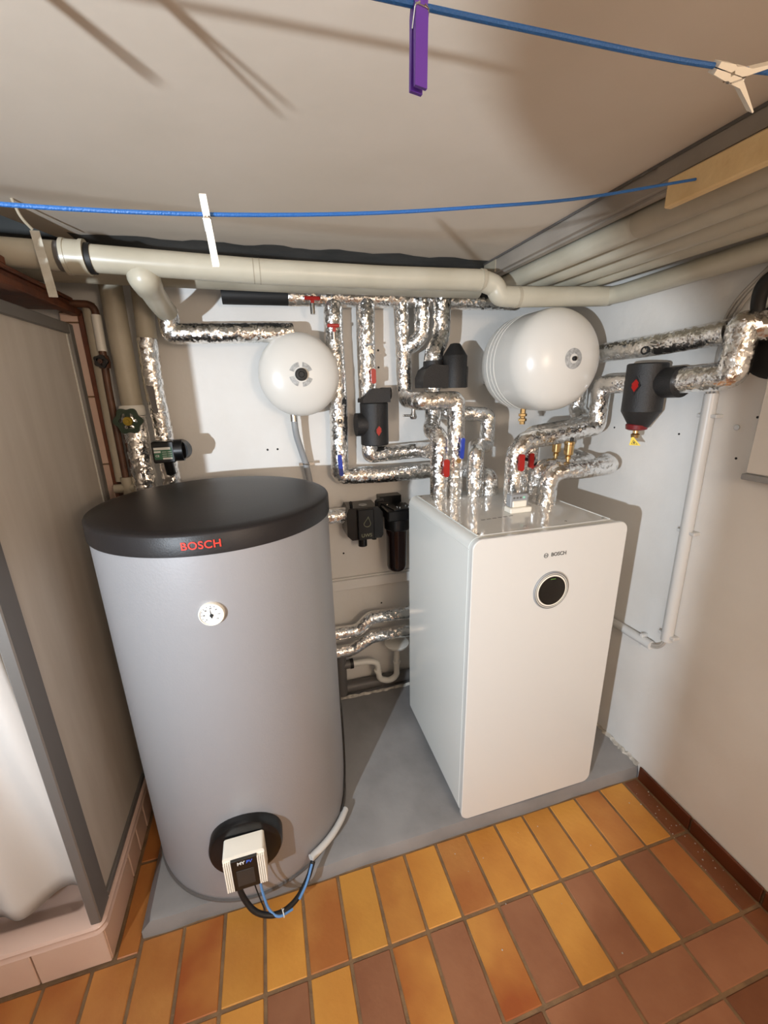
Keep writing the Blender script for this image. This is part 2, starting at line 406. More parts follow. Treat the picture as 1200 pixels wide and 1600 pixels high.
# unpainted strip of the ceiling at the back, ragged paint edge
V = []; F = []; n = 60
for i in range(n+1):
    x = -1.13+(XR+1.13)*i/n; V += [(x, .640+.010*math.sin(i*.9)+random.uniform(-.006, .006), ZC-.0012), (x, YB, ZC-.0012)]
for i in range(n): F.append((2*i, 2*i+1, 2*i+3, 2*i+2))
ns = MB().add(V, F).build('bare_strip', M_DARKCEIL, parent=ceiling, smooth=0)
struct(MB().box(-2.6, -.9, .28, YB, 2.34, 2.40).box(-2.6, -.9, YB-.012, YB, 2.12, 2.34).box(-2.6, -2.588, .28, YB, ZC, 2.34).box(-2.6, -.9, .28, .29, ZC+.03, 2.34).build('ceiling_shaft', M_DARKCEIL, smooth=0), 'shaft above the ceiling opening, shade painted as dark slabs')  # slab colour kept dark to paint the shade inside the opening
# grey boxed trim along the ceiling's right edge
tr = MB().box(.375, .392, -2.8, YB-.21, 2.147, ZC).box(.392, .415, -2.8, YB-.21, 2.140, 2.153)
trim1 = struct(tr.build('trim_1', M_TRIM, smooth=0), 'grey boxed edge trim at right side of ceiling')
MB().box(.371, .375, -2.8, -.135, 2.158, ZC-.004).build('cover_strip', M_TRIM, parent=trim1, smooth=0)
MB().box(.371, .376, .69-.09, .69, 2.15, ZC-.002).build('cover_strip', M_PVCD, parent=trim1, smooth=0)
MB().box(.3675, .3695, -2.8, .69, 2.1925, ZC-.0005).build('shadow_bead', M_GREYPIPE, parent=trim1, smooth=0)
# baseboard tiles on the right wall
bb = struct(MB().box(XR-.004, XR, -2.8, -.004, 0, .060).build('baseboard_right', M_GROUT, smooth=0), 'dark brown tile baseboard along right wall')
ys = [-.004, Y2, Y3, Y3-.254, Y3-.508, Y3-.762]
for a, b in zip(ys, ys[1:]):
    MB().bbox(XR-.013, XR-.003, b+.004, a-.004, 0, .066, .002).build('tile', M_BASEB, parent=bb, smooth=0)
# screw holes and screws in the walls
def hole_x(y, z, r=.004): MB().cyl((XR-.0008, y, z), (XR+.01, y, z), r, n=10).build('screw_hole', M_PRINT, parent=wall_right, smooth=0)
def hole_y(x, z, r=.004): MB().cyl((x, YB-.0008, z), (x, YB+.01, z), r, n=10).build('screw_hole', M_PRINT, parent=wall_back, smooth=0)
for y, z in ((.40, 1.52), (.099, 1.52), (-.146, 1.594), (-.111, 1.461)): hole_x(y, z)
MB().cyl((XR-.004, -.094, 1.559), (XR, -.094, 1.559), .009, n=12).build('wall_plug', M_STEEL, parent=wall_right)
for x, z in ((-.602, 1.96), (-.585, 1.445), (-.54, 1.445), (-.257, .887), (-.06, .565), (-.045, 1.875), (-.045, 1.80), (-.25, .28)): hole_y(x, z, .005)

# ================================================================== hot water tank
TC = Vector((-.7644, .337, 0)); TR = .361
def cyl_pt(ang, r, z): return Vector((TC.x+r*math.cos(R(ang)), TC.y+r*math.sin(R(ang)), z))
tank = thing('hot_water_tank', (TC.x, TC.y, CT), 'tall silver-grey cylindrical hot water tank with black lid', 'tank')
MB().lathe([(CT, TR-.012), (CT+.012, TR-.003), (CT+.03, TR), (1.315, TR)], (TC.x, TC.y, 0), n=96).build('body', M_TANK, tank, smooth=30)
MB().lathe([(1.309, TR+.001), (1.311, TR+.005), (1.362, TR+.0045), (1.3665, TR+.002), (1.370, TR-.004), (1.3735, TR-.03), (1.378, TR*.6), (1.381, .02)], (TC.x, TC.y, 0), n=96).build('lid', M_LID, tank, smooth=50)
MB().lathe([(CT-.0, TR-.02), (CT+.004, TR+.004), (CT+.010, TR+.004), (CT+.014, TR-.01)], (TC.x, TC.y, 0), n=96).build('foot_ring', M_GREYPIPE, tank)
def on_cyl(ang, r, z): # mapping for text
    return lambda u, v, d: cyl_pt(ang+math.degrees(u/r), r+d, z+v)
text_mb('BOSCH', .0285, on_cyl(-90.9, TR+.0062, 1.338), bold=.016, spacing=1.06).build('lettering', M_RED, tank, smooth=0)
# thermometer
gd = Vector((math.cos(R(-91)), math.sin(R(-91)), 0)); gc = cyl_pt(-91, TR, 1.145)
th = MB().lathe([(-.004, .033), (.007, .033), (.011, .031), (.0115, .029), (.008, .028)], gc, gd, 40).build('thermometer', M_PEGW, tank)
gx = Vector((-gd.y, gd.x, 0)); gx = Vector((0, 0, 1)).cross(gd)*-1
gx = Vector((1, 0, 0))
MB().cyl(gc+gd*.0078, gc+gd*.0088, .0278, n=40).build('dial', M_LABELW, th)
gm = lambda u, v, d: gc+gd*(.0090+d)+gx*u+Vector((0, 0, v))
tk = MB()
for i in range(13):
    a = R(225-270*i/12); r0, r1 = .0225, .0262
    for rr in (0,):
        dx, dz = math.cos(a), math.sin(a); wv = .0007
        tk.add([gm(dx*r0-dz*wv, dz*r0+dx*wv, 0), gm(dx*r0+dz*wv, dz*r0-dx*wv, 0), gm(dx*r1+dz*wv, dz*r1-dx*wv, 0), gm(dx*r1-dz*wv, dz*r1+dx*wv, 0)], [(0, 1, 2, 3)])
tk.build('tick_marks', M_PRINT, th, smooth=0)
nm = MB()
for i, s_ in enumerate(('0', '20', '40', '60', '80', '100', '120')):
    a = R(225-45*i); ox, oz = .0185*math.cos(a), .0185*math.sin(a)
    t_ = text_mb(s_, .0052, lambda u, v, d, ox=ox, oz=oz: gm(u+ox, v+oz, d), depth=.0002, bold=.02); nm.add(t_.v, t_.f)
nm.build('dial_numbers', M_PRINT, th, smooth=0)
nd = MB().add([gm(-.0020, -.010, .0006), gm(.0020, -.010, .0006), gm(-.0024, .020, .0006)], [(0, 1, 2)])
nd.cyl(gm(0, -.002, 0), gm(0, -.002, .002), .0045, n=14); nd.build('needle', M_PRINT, th, smooth=0)
# heater flange on the tank
fa = -91.5; fd = Vector((math.cos(R(fa)), math.sin(R(fa)), 0)); fc = cyl_pt(fa, TR-.02, .325)
MB().lathe([(-.01, .112), (.036, .112), (.046, .107), (.050, .095), (.050, .06), (.046, .055)], fc, fd, 48).build('flange_cover', M_BLACKP, tank)
# electric heater controller
BX0, BX1, BY0, BY1, BZ0, BZ1 = -.833, -.715, -.120, -.058, .262, .396
hc = thing('heater_controller', ((BX0+BX1)/2, BY1, BZ0), 'small white heater controller with black display on tank flange', 'controller')
hb = MB().prism(rrect(BX0, BX1, BZ0, BZ1, .008, 4), BY1, BY0+.006, lambda u, v, d: (u, d, v))
hb.cyl(((BX0+BX1)/2, BY1-.002, .325), ((BX0+BX1)/2, BY1+.04, .325), .028)
hb.build('housing', M_PEGW, hc)
for i in range(4):
    for x in (BX0+.003+i*.0058, BX1-.003-i*.0058):
        MB().bbox(x-.0022, x+.0022, BY0-.001, BY0+.008, BZ0+.001, BZ1-.016, .0008).build('rib', M_PEGW, hc, smooth=0)
MB().bbox(BX0+.022, BX1-.022, BY0-.002, BY0+.008, BZ0+.002, BZ1-.012, .001).build('front_panel', M_BLACKP, hc, smooth=0)
MB().bbox(BX0+.034, BX1-.034, BY0-.0028, BY0-.001, BZ0+.018, BZ0+.080, .0005).build('display', M_LCD, hc, smooth=0)
bxc = (BX0+BX1)/2
text_mb('MY', .0155, lambda u, v, d: (bxc-.0085+u, BY0-.0024-d, BZ1-.0255+v), bold=.03).build('lettering', M_LABELW, hc, smooth=0)
text_mb('PV', .0155, lambda u, v, d: (bxc+.0145+u+v*.15, BY0-.0024-d, BZ1-.0255+v), bold=.01).build('lettering', M_BLUEPRINT, hc, smooth=0)
MB().cyl((BX1-.012, -.085, BZ0-.03), (BX1-.012, -.085, BZ0+.002), .004, n=10).build('antenna', M_BLACKP, hc)
MB().cyl((BX0+.026, -.09, BZ0-.016), (BX0+.026, -.09, BZ0+.002), .0095, n=14).build('cable_gland', M_BLACKP, hc)
cb = MB().tube([(BX0+.026, -.09, BZ0-.012), (BX0+.035, -.098, .195), (-.765, -.118, .135), (-.70, -.125, .105), (-.64, -.095, .095), (-.593, -.048, .118), (-.575, -.02, .14)], .0085, n=12, fil=.05)
cbo = cb.build('power_cable', M_RUB); tag(cbo, 'black cable looping from heater controller to grey conduit', 'cable')
MB().tube([(-.742, -.088, BZ0+.002), (-.742, -.092, .20), (-.728, -.112, .128), (-.70, -.133, .108), (-.655, -.113, .094)], .004, n=8, fil=.03).build('blue_wire', M_CABLEB, cbo)
MB().tube([(-.632, -.098, .103), (-.602, -.066, .115), (-.580, -.030, .142)], .0045, n=8, fil=.03).build('blue_wire', M_CABLEB, cbo)
MB().tube([(-.765, -.088, BZ0+.002), (-.755, -.093, .19), (-.738, -.112, .13)], .002, n=6, fil=.03).build('thin_wire', M_RUB, cbo)
tie = MB(); torus(tie, (-.685, -.119, .101), (1, .3, 0), .0115, .0018, 16, 6); tie.cyl((-.685, -.121, .112), (-.681, -.121, .122), .0015, n=6); tie.build('cable_tie', M_LABELW, cbo)
cdp = [tuple(cyl_pt(a_, TR+.017, z_)) for a_, z_ in ((-61, .118), (-52, .112), (-43, .105), (-34, .098), (-27, .092))]
tag(MB().tube(cdp, .0125, n=14, fil=.05).build('cable_conduit', M_COND), 'short grey plastic conduit bending around foot of tank', 'conduit')
tag(MB().tube([tuple(cyl_pt(a_, TR+.006, z_)) for a_, z_ in ((-30, .10), (-22, .13), (-15, .20), (-10, .30), (-4, .42), (3, .5))], .004, n=8, fil=.05).build('power_cable', M_RUB), 'thin black cable hugging right side of tank foot', 'cable')

# ================================================================== heat pump indoor unit
ZB, HH = .075, 1.1685; ZT = ZB+HH; D = .6117
hp = thing('heat_pump_unit', (.3, .3, CT), 'white glossy heat pump indoor cabinet with round black display', 'heat pump')
rr = .032
poly = rrect(.002, .598, ZB+.004, ZT-.001, rr, 10)
# side shells: left wraps over the top edge, top plate sits between
rprism(.003, .597, ZB+.002, ZT-.004, .036, D, .034, .0025).build('cabinet', M_WHITE, hp, smooth=30)
rprism(0, .6, ZB, ZT, .034, .017, 0, .0025).build('front_panel', M_WHITEF, hp, smooth=30)
rprism(.004, .596, ZB+.006, ZT-.005, .034, .0345, .0165, .0005).build('panel_gap', M_WHITE, hp, smooth=30)
MB().box(.038, .560, .045, D-.012, ZT-.0045, ZT-.0025).build('top_plate', mat('top_gloss', lin(214, 212, 206), .07), hp, smooth=0)
MB().box(.002, .0045, .03, D-.002, ZT-.0415, ZT-.0405).build('side_seam', M_WHITE, hp, smooth=0)
MB().bbox(.560, .5635, .045, D-.02, ZT-.004, ZT-.0005, .0008).build('top_rail', M_WHITE, hp, smooth=0)
MB().bbox(.0365, .040, .045, D-.02, ZT-.004, ZT-.0005, .0008).build('top_rail', M_WHITE, hp, smooth=0)
for x, y in ((.05, .06), (.05, .58), (.30, .06), (.545, .06), (.545, .58), (.235, .075), (.40, .075)):
    MB().lathe([(0, .005), (.002, .005), (.003, .003)], (x, y, ZT-.003), n=10).build('screw', M_STEEL, hp)
for i in range(6):
    MB().box(.13+i*.024, .146+i*.024, .185+.002*i, .190+.002*i, ZT-.0027, ZT-.0021).build('vent_slot', M_GREYPRINT, hp, smooth=0)
for fx in (.06, .54):
    for fy in (.08, .54): MB().cyl((fx, fy, CT), (fx, fy, ZB+.006), .022, n=16).build('foot', M_RUB, hp)
DC = Vector((.3045, 0, 1.026))
MB().lathe([(-.002, .070), (.004, .070), (.0065, .067), (.006, .0655)], DC, (0, -1, 0), 64).build('display_ring', M_GREYBOX, hp)
for i in range(4):
    m_ = MB(); torus(m_, DC+Vector((0, -.0062, 0)), (0, 1, 0), .0655-i*.0026, .0010, 64, 6); m_.build('ring_groove', M_PEGW if i % 2 else M_GREYPRINT, hp)
MB().lathe([(-.001, .058), (.0065, .058), (.0068, .055)], DC, (0, -1, 0), 64).build('display_bezel', M_PEGW, hp)
MB().lathe([(-.001, .0535), (.0072, .0535), (.0076, .052)], DC, (0, -1, 0), 64).build('screen', M_SCREEN, hp)
MB().box(DC.x-.010, DC.x+.010, -.0080, -.0074, DC.z+.043, DC.z+.0455).build('status_light', mat('status_green', lin(90, 140, 60), .4), hp, smooth=0)
text_mb('BOSCH', .0185, lambda u, v, d: (.322+u, -.0006-d, 1.158+v), bold=.022).build('lettering', M_GREYPRINT, hp, smooth=0)
em = MB(); torus(em, (.272, -.0008, 1.158), (0, 1, 0), .0078, .0009, 28, 5)
em.box(.2675, .2690, -.0012, -.0003, 1.1535, 1.1625).box(.2750, .2765, -.0012, -.0003, 1.1535, 1.1625).box(.2675, .2765, -.0012, -.0003, 1.1572, 1.1588)
em.build('emblem', M_GREYPRINT, hp)
# small radio module lying on top of the unit
km = thing('radio_module', (.312, .25, ZT), 'small grey and white radio module on top of heat pump', 'module')
MB().bbox(.268, .360, .215, .262, ZT-.0022, ZT+.018, .003).build('base', M_PEGW, km, smooth=0)
MB().bbox(.276, .352, .232, .262, ZT+.017, ZT+.066, .003).build('housing', M_GREYBOX, km, smooth=0)
MB().bbox(.284, .344, .227, .240, ZT+.017, ZT+.042, .003).build('cover', M_PEGW, km, smooth=0)
for i in range(4): MB().box(.286+i*.014, .295+i*.014, .2312, .2325, ZT+.050, ZT+.057).build('indicator', M_GREYPRINT if i < 3 else mat('mint', lin(150, 220, 190), .4), km, smooth=0)

# ================================================================== expansion vessels
def vessel_prof(L, Rr, dome, n=12):
    P = [(0, Rr*.25)]
    for i in range(1, n+1):
        e = i/n; P.append((e*dome, Rr*(1-(1-e)**2.2)**(1/2.2)))
    for i in range(n+1):
        e = 1-i/n; P.append((L-e*dome, Rr*(1-(1-e)**2.2)**(1/2.2) if e > 0 else Rr*.0001)) if False else None
    for i in range(1, n+1):
        e = 1-i/n; P.append((L-e*dome, max(.004, Rr*(1-(1-e)**2.2)**(1/2.2))))
    return P
v1 = thing('expansion_vessel', (-.426, .86, 1.60), 'small flat white expansion vessel with black centre cap, left one', 'expansion vessel')
VC = Vector((-.426, .87, 1.765))
L1, R1 = .185, .1665
MB().lathe(vessel_prof(L1, R1, .075), VC, (0, -1, 0), 64).build('shell', M_VESSEL, v1, smooth=60)
f1 = VC+Vector((0, -L1, 0))
lb = MB()
for a0, a1 in ((20, 80), (100, 160), (190, 250), (275, 340)):
    V = []; F = []
    for i in range(13):
        a = R(a0+(a1-a0)*i/12)
        for q, dy in ((.030, .0015), (.048, .0042)): V.append(f1+Vector((q*math.cos(a), dy-.0012, q*math.sin(a))))
    for i in range(12): F.append((2*i, 2*i+1, 2*i+3, 2*i+2))
    lb.add(V, F)
lb.build('label', M_LABELS, v1)
MB().lathe([(-.004, .0245), (.010, .0245), (.014, .022), (.015, .012), (.012, .010)], f1, (0, -1, 0), 32).build('cap', M_RUB, v1)
MB().cyl((VC.x-.035, .80, 1.575), (VC.x-.035, .80, 1.615), .016).build('connector', M_STEEL, v1)
MB().box(VC.x-.03, VC.x+.03, .865, YB, 1.70, 1.86).build('bracket', M_STEEL, v1, smooth=0)
hs = MB().tube([(-.461, .80, 1.595), (-.458, .805, 1.52), (-.440, .83, 1.45), (-.421, .848, 1.38), (-.408, .848, 1.30), (-.402, .85, 1.12)], .0145, n=14, fil=.06).build('flexible_hose', M_GREYBOX)
tag(hs, 'grey flexible hose below small left expansion vessel', 'hose')
cl = MB(); torus(cl, (-.420, .848, 1.377), (.15, 0, 1), .0165, .0035, 20, 8); cl.box(-.406, -.385, .838, .858, 1.371, 1.383).box(-.452, -.434, .838, .858, 1.371, 1.383)
cl.box(-.425, -.412, .86, YB, 1.372, 1.382); cl.build('pipe_clamp', M_STEEL, hs)

v2 = thing('expansion_vessel', (.57, .78, 1.59), 'large round white expansion vessel with three ribs beside right wall', 'expansion vessel')
VC2 = Vector((.5716, .78, 1.7983)); L2, R2 = .453, .1999
P = vessel_prof(L2, R2, .139, 16)
MB().lathe(P, VC2, (0, -1, 0), 80).build('shell', M_VESSEL, v2, smooth=60)
for h in (.149, .178, .205):
    m_ = MB(); torus(m_, VC2+Vector((0, -h, 0)), (0, 1, 0), R2-.0012, .0034, 72, 6); m_.build('rib', M_VESSEL, v2)
f2 = VC2+Vector((0, -L2, 0))
lb = MB(); V = []; F = []
for i in range(49):
    a = R(360*i/48)
    for q, dy in ((.018, .0006), (.038, .0040)): V.append(f2+Vector((q*math.cos(a), dy-.0014, q*math.sin(a))))
for i in range(48): F.append((2*i, 2*i+1, 2*i+3, 2*i+2))
lb.add(V, F).build('label', M_LABELS, v2)
MB().lathe([(-.004, .0085), (.008, .0085), (.010, .006)], f2, (0, -1, 0), 20).build('valve_cap', M_RUB, v2)
bf = MB().lathe([(0, .012), (.012, .012), (.014, .018), (.024, .018), (.027, .011), (.033, .011), (.036, .018), (.046, .018), (.048, .012), (.075, .012)], (.530, .57, 1.537), (0, 0, 1), 6).build('brass_fitting', M_BRASS, v2, smooth=20)
MB().box(.51, .63, .775, YB, 1.72, 1.88).build('bracket', M_STEEL, v2, smooth=0)
bk = MB().lathe([(0, .012), (.004, .012), (.006, .007), (.02, .007)], (.395, YB, 1.735), (0, -1, 0), 6)
tag(bk.build('wall_bolt', M_STEEL), 'steel bolt in wall left of large expansion vessel', 'bolt')

# ================================================================== foil insulated pipes
def foil(path, r, label, fil=.035, group=None, name='insulated_pipe', noise=.018):
    mb = MB().tube(path, r, n=26, fil=fil, step=.0095, noise=noise, fseg=7)
    return tag(mb.build(name, FOIL, smooth=60), label, 'pipe', group)
def handle(parent, c, length, width, m, axis_dir=(0, -1, 0), thick=.012, tilt=0, stem=True):
    "butterfly / lever handle: rounded slab, long side vertical, facing axis_dir"
    a = Vector(axis_dir).normalized(); zz = Vector((0, 0, 1)); s_ = zz.cross(a).normalized()
    rot = Matrix.Rotation(R(tilt), 3, a); zz = rot @ zz; s_ = rot @ s_
    c = Vector(c)
    mb = MB().prism(rrect(-width/2, width/2, -length/2, length/2, width*.42, 5), 0, thick, lambda u, v, d: c+s_*u+zz*v+a*d)
    h = mb.build('valve_handle', m, parent)
    if stem: MB().cyl(c-a*.03, c+a*.002, .008, n=12).build('valve_stem', M_RUB, parent)
    return h
yA = .825
top = foil([(-.445, yA, 2.075), (.60, yA, 2.085)], .038, 'long horizontal foil pipe under ceiling behind beige drain pipe', name='insulated_pipe')
MB().tube([(-.70, yA, 2.073), (-.445, yA, 2.075)], .036, n=20).build('black_insulation', M_RUB, top)
va = MB().cyl((-.353, .765, 2.00), (-.353, .765, 2.04), .011).cyl((-.353, .765, 2.04), (-.353, .815, 2.06), .008)
vf = va.build('drain_valve', M_STEEL, top)
MB().bbox(-.385, -.321, .757, .773, 2.052, 2.066, .003).box(-.360, -.346, .76, .772, 2.03, 2.056).build('valve_handle', M_REDH, top, smooth=0)
A = foil([(-.260, yA, 2.06), (-.263, yA, 1.93), (-.258, yA, 1.70), (-.262, yA, 1.46), (-.268, yA, 1.312), (-.05, yA, 1.304), (.25, yA, 1.306), (.347, yA, 1.31), (.347, .518, 1.315), (.347, .518, ZT-.003)], .041, 'foil pipe dropping right of small vessel, with blue valve lever', fil=.03)
MB().bbox(-.298, -.248, .757, .773, 1.952, 1.966, .003).box(-.276, -.264, .76, .772, 1.935, 1.955).build('valve_handle', M_REDH, A, smooth=0)
MB().cyl((-.270, .775, 1.905), (-.270, .775, 1.935), .012).cyl((-.27, .775, 1.92), (-.27, .83, 1.92), .008).build('drain_valve', M_STEEL, A)
handle(A, (-.272, .775, 1.372), .098, .019, M_BLUEH, tilt=3)
MB().lathe([(0, .019), (.004, .019), (.005, .015)], (-.262, yA-.039, 1.575), (0, -1, 0), 20).build('thermometer_socket', M_STEEL, A)
kh = MB(); torus(kh, (-.262, yA-.05, 1.570), (0, 1, 0), .008, .0022, 16, 6); kh.build('key_ring', M_RUB, A)
B = foil([(-.118, yA, 2.07), (-.121, yA, 1.90), (-.119, yA, 1.66)], .041, 'foil pipe above the black dirt separator with red lever')
handle(B, (-.106, .772, 1.757), .062, .021, M_REDH)
MB().cyl((-.113, .785, 1.858), (-.113, .77, 1.858), .012).cyl((-.113, .772, 1.85), (-.104, .765, 1.832), .006).build('bleed_valve', M_STEEL, B)
MB().bbox(-.132, -.095, .772, .786, 1.885, 1.892, .002).build('clip', M_GREYBOX, B, smooth=0)
B2 = foil([(-.122, .80, 1.47), (-.126, .80, 1.405), (.03, .82, 1.408), (.13, .82, 1.412), (.135, .66, 1.43)], .037, 'short foil elbow running right below black dirt separator', fil=.02)
D1 = foil([(.045, yA, 2.07), (.052, yA, 1.90), (.060, yA, 1.675), (.03, .70, 1.655), (.02, .525, 1.652), (.179, .52, 1.652), (.179, .52, ZT-.003)], .036, 'foil pipe with blue lever, second riser on heat pump', fil=.018)
hb_ = handle(D1, (.183, .468, 1.462), .085, .015, M_BLUEH, tilt=-3)
MB().cyl((.178, .478, 1.408), (.178, .50, 1.408), .010).build('valve_body', M_BRASS, D1)
dv = MB().lathe([(0, .012), (.01, .016), (.02, .012), (.03, .009), (.045, .009)], (.035, .64, 1.575), (0, 0, 1), 16)
dv.cyl((.035, .64, 1.59), (-.015, .625, 1.592), .005, n=10); dv.build('drain_valve', M_STEEL, D1)
E1 = foil([(.128, .79, 2.075), (.128, .79, 1.935), (.105, .80, 1.905), (.062, yA, 1.875)], .037, 'short foil branch hanging from ceiling pipe, left of black mixer', fil=.02)
F1 = foil([(.215, .77, 2.075), (.21, .765, 1.915), (.165, .735, 1.85), (.160, .73, 1.80)], .041, 'foil pipe bending down into the black pump housing', fil=.03)
S1 = foil([(.095, .494, ZT-.003), (.095, .494, 1.51), (.100, .60, 1.53), (.150, .70, 1.56), (.150, .71, 1.70)], .036, 'leftmost foil riser on heat pump, red lever', fil=.03)
handle(S1, (.103, .445, 1.389), .072, .025, M_REDH)
S3 = foil([(.262, .489, ZT-.003), (.262, .489, 1.435), (.33, .62, 1.445), (.43, .70, 1.43), (.43, .70, 1.575), (.29, .72, 1.585), (.20, .80, 1.60)], .035, 'foil riser in middle of heat pump top curling behind', fil=.025)
S5 = foil([(.362, .35, ZT-.003), (.358, .35, 1.44), (.405, .36, 1.492), (.60, .375, 1.508), (.768, .385, 1.530), (.776, .392, 1.70), (.80, .26, 1.704)], .037, 'large foil pipe arching right below big vessel', fil=.02)
handle(S5, (.352, .30, 1.418), .066, .022, M_REDH)
S6 = foil([(.508, .469, ZT-.003), (.508, .469, 1.50), (.70, .475, 1.52), (.82, .50, 1.54), (.826, .58, 1.58), (.826, .58, 1.80), (.826, .47, 1.829), (.826, .195, 1.837), (.826, -.05, 1.850)], .038, 'long foil pipe along right wall, upper one', fil=.03)
handle(S6, (.470, .405, 1.403), .062, .021, M_REDH, stem=True)
MB().cyl((.50, .43, 1.403), (.478, .41, 1.403), .011).build('valve_body', M_RUB, S6)
kh = MB(); torus(kh, (.785, .215, 1.818), (1, .2, 0), .012, .003, 18, 6); kh.build('key_ring', M_RUB, S6)
MB().cyl((.793, .185, 1.838), (.776, .185, 1.838), .011).cyl((.778, .185, 1.838), (.778, .155, 1.832), .007).build('drain_valve', M_STEEL, S6)
S7 = foil([(.497, .388, ZT-.003), (.497, .388, 1.355), (.53, .392, 1.375), (.72, .40, 1.372), (.79, .42, 1.372), (.80, .52, 1.38)], .034, 'rear of two low foil pipes with brass vents', fil=.03)
S8 = foil([(.476, .286, ZT-.003), (.476, .286, 1.345), (.52, .286, 1.374), (.66, .288, 1.372), (.785, .30, 1.376), (.815, .36, 1.38)], .037, 'front foil pipe with brass vent over heat pump corner', fil=.03)
def air_vent(x, y, z0, label, grp='brass air vents'):
    t = MB().lathe([(0, .007), (.012, .007), (.013, .0115), (.022, .0115), (.024, .009), (.028, .013), (.032, .0175), (.070, .0185), (.072, .0205), (.080, .0205), (.084, .015)], (x, y, z0), n=24)
    o = tag(t.build('air_vent', M_BRASS, smooth=30), label, 'valve')
    MB().lathe([(0, .0065), (.012, .0065), (.015, .005)], (x+.006, y-.004, z0+.083), n=14).build('vent_cap', M_RUB, o)
air_vent(.587, .395, 1.402, 'brass automatic air vent, left one behind its twin')
air_vent(.559, .287, 1.407, 'brass automatic air vent on front low foil pipe')
S9 = foil([(.80, .085, 1.707), (.80, -.06, 1.715), (.802, -.098, 1.724), (.806, -.100, 1.862), (XR-.01, -.145, 1.852)], .042, 'foil pipe rising beside black wall sleeve at right edge', fil=.012)
Lp1 = foil([(-.50, .80, .490), (-.22, .80, .482), (-.150, .80, .546), (.55, .80, .524)], .034, 'upper of two low foil pipes behind tank', fil=.025)
Lp2 = foil([(-.50, .80, .378), (-.256, .80, .372), (-.148, .80, .430), (.55, .80, .425)], .034, 'lower of two low foil pipes behind tank', fil=.025)
# left side
G1 = foil([(-.893, .745, 2.00), (-.890, .75, 1.918), (-.70, .75, 1.922), (-.44, .78, 1.932)], .037, 'horizontal foil pipe with elbow left of small vessel', fil=.012)
G2 = foil([(-1.085, .80, 1.62), (-1.083, .80, 1.52), (-1.088, .80, 1.15)], .046, 'thick foil pipe below green hand wheel', name='insulated_pipe')
G3 = foil([(-.985, .79, 1.905), (-.990, .79, 1.75), (-.983, .79, 1.56), (-.985, .79, 1.15)], .036, 'foil pipe carrying the black meter left of wall')
MB().prism([(-.008, -.05), (.008, -.05), (.012, .05), (-.012, .055)], 0, .004, lambda u, v, d: (-.992+u+v*-.05, .7535-d, 1.68+v)).build('tape_patch', M_GREYPIPE, G3, smooth=0)

# ================================================================== black insulated fittings
sep = thing('dirt_separator', (-.10, .80, 1.453), 'black foam-cased dirt separator with red diamond, on back wall', 'separator')
hx_, hy_, hr = -.0985, .80, .0645
MB().lathe([(1.453, hr-.004), (1.457, hr), (1.640, hr), (1.645, hr-.004)], (hx_, hy_, 0), n=28).build('lower_case', M_BLACK, sep)
tp = MB().prism([(-.063, 1.645), (.063, 1.645), (.063, 1.706), (-.020, 1.706), (-.063, 1.660)], -.055, .055, lambda u, v, d: (hx_+u, hy_+d, v)); tp.build('upper_case', M_BLACK, sep, smooth=20)
MB().cyl((hx_+.03, hy_-.015, 1.683), (hx_+.075, hy_-.015, 1.683), .026).build('side_port', M_BLACK, sep)
MB().cyl((hx_-.088, hy_+.0, 1.548), (hx_-.04, hy_, 1.548), .052, n=32).build('side_port', M_BLACK, sep)
MB().box(hx_-.0008, hx_+.0008, hy_-hr-.0012, hy_-hr+.004, 1.545, 1.64).build('case_seam', M_RUB, sep, smooth=0)
def diamond(parent, o, sx, n_, s=1.0, mirror=1):
    o = Vector(o); sx = Vector(sx); n_ = Vector(n_); zz = Vector((0, 0, 1)); f_ = lambda u, v, d: o+sx*u*s+zz*v*s+n_*d
    MB().prism([(0, -.034), (.019, 0), (0, .034), (-.019, 0)], -.007, .0015, f_).build('badge', M_RUB, parent, smooth=0)
    MB().prism([(0, -.022), (.0125, -.003), (.010, .004), (.0125, .009), (.002, .022), (-.0115, .006), (-.009, 0), (-.0115, -.006)], .0015, .004, f_).build('badge_mark', M_REDH, parent, smooth=0)
diamond(sep, (hx_+.002, hy_-hr-.0005, 1.522), (1, 0, 0), (0, -1, 0), 1.0)

pmp = thing('pump_housing', (.20, .72, 1.70), 'black angled pump housing above horizontal foil pipe', 'pump')
lo_ = MB().prism([(.090, 1.702), (.302, 1.702), (.302, 1.790), (.135, 1.800), (.105, 1.780), (.090, 1.745)], -.052, .052, lambda u, v, d: (u, .72+d, v))
lo_.build('lower_case', M_BLACK, pmp, smooth=25)
MB().lathe([(1.70, .054), (1.835, .054), (1.838, .052), (1.885, .022), (1.888, .010)], (.252, .70, 0), n=32).build('motor_case', M_BLACK, pmp)
MB().cyl((.160, .728, 1.78), (.160, .73, 1.815), .044).build('collar', M_BLACK, pmp)

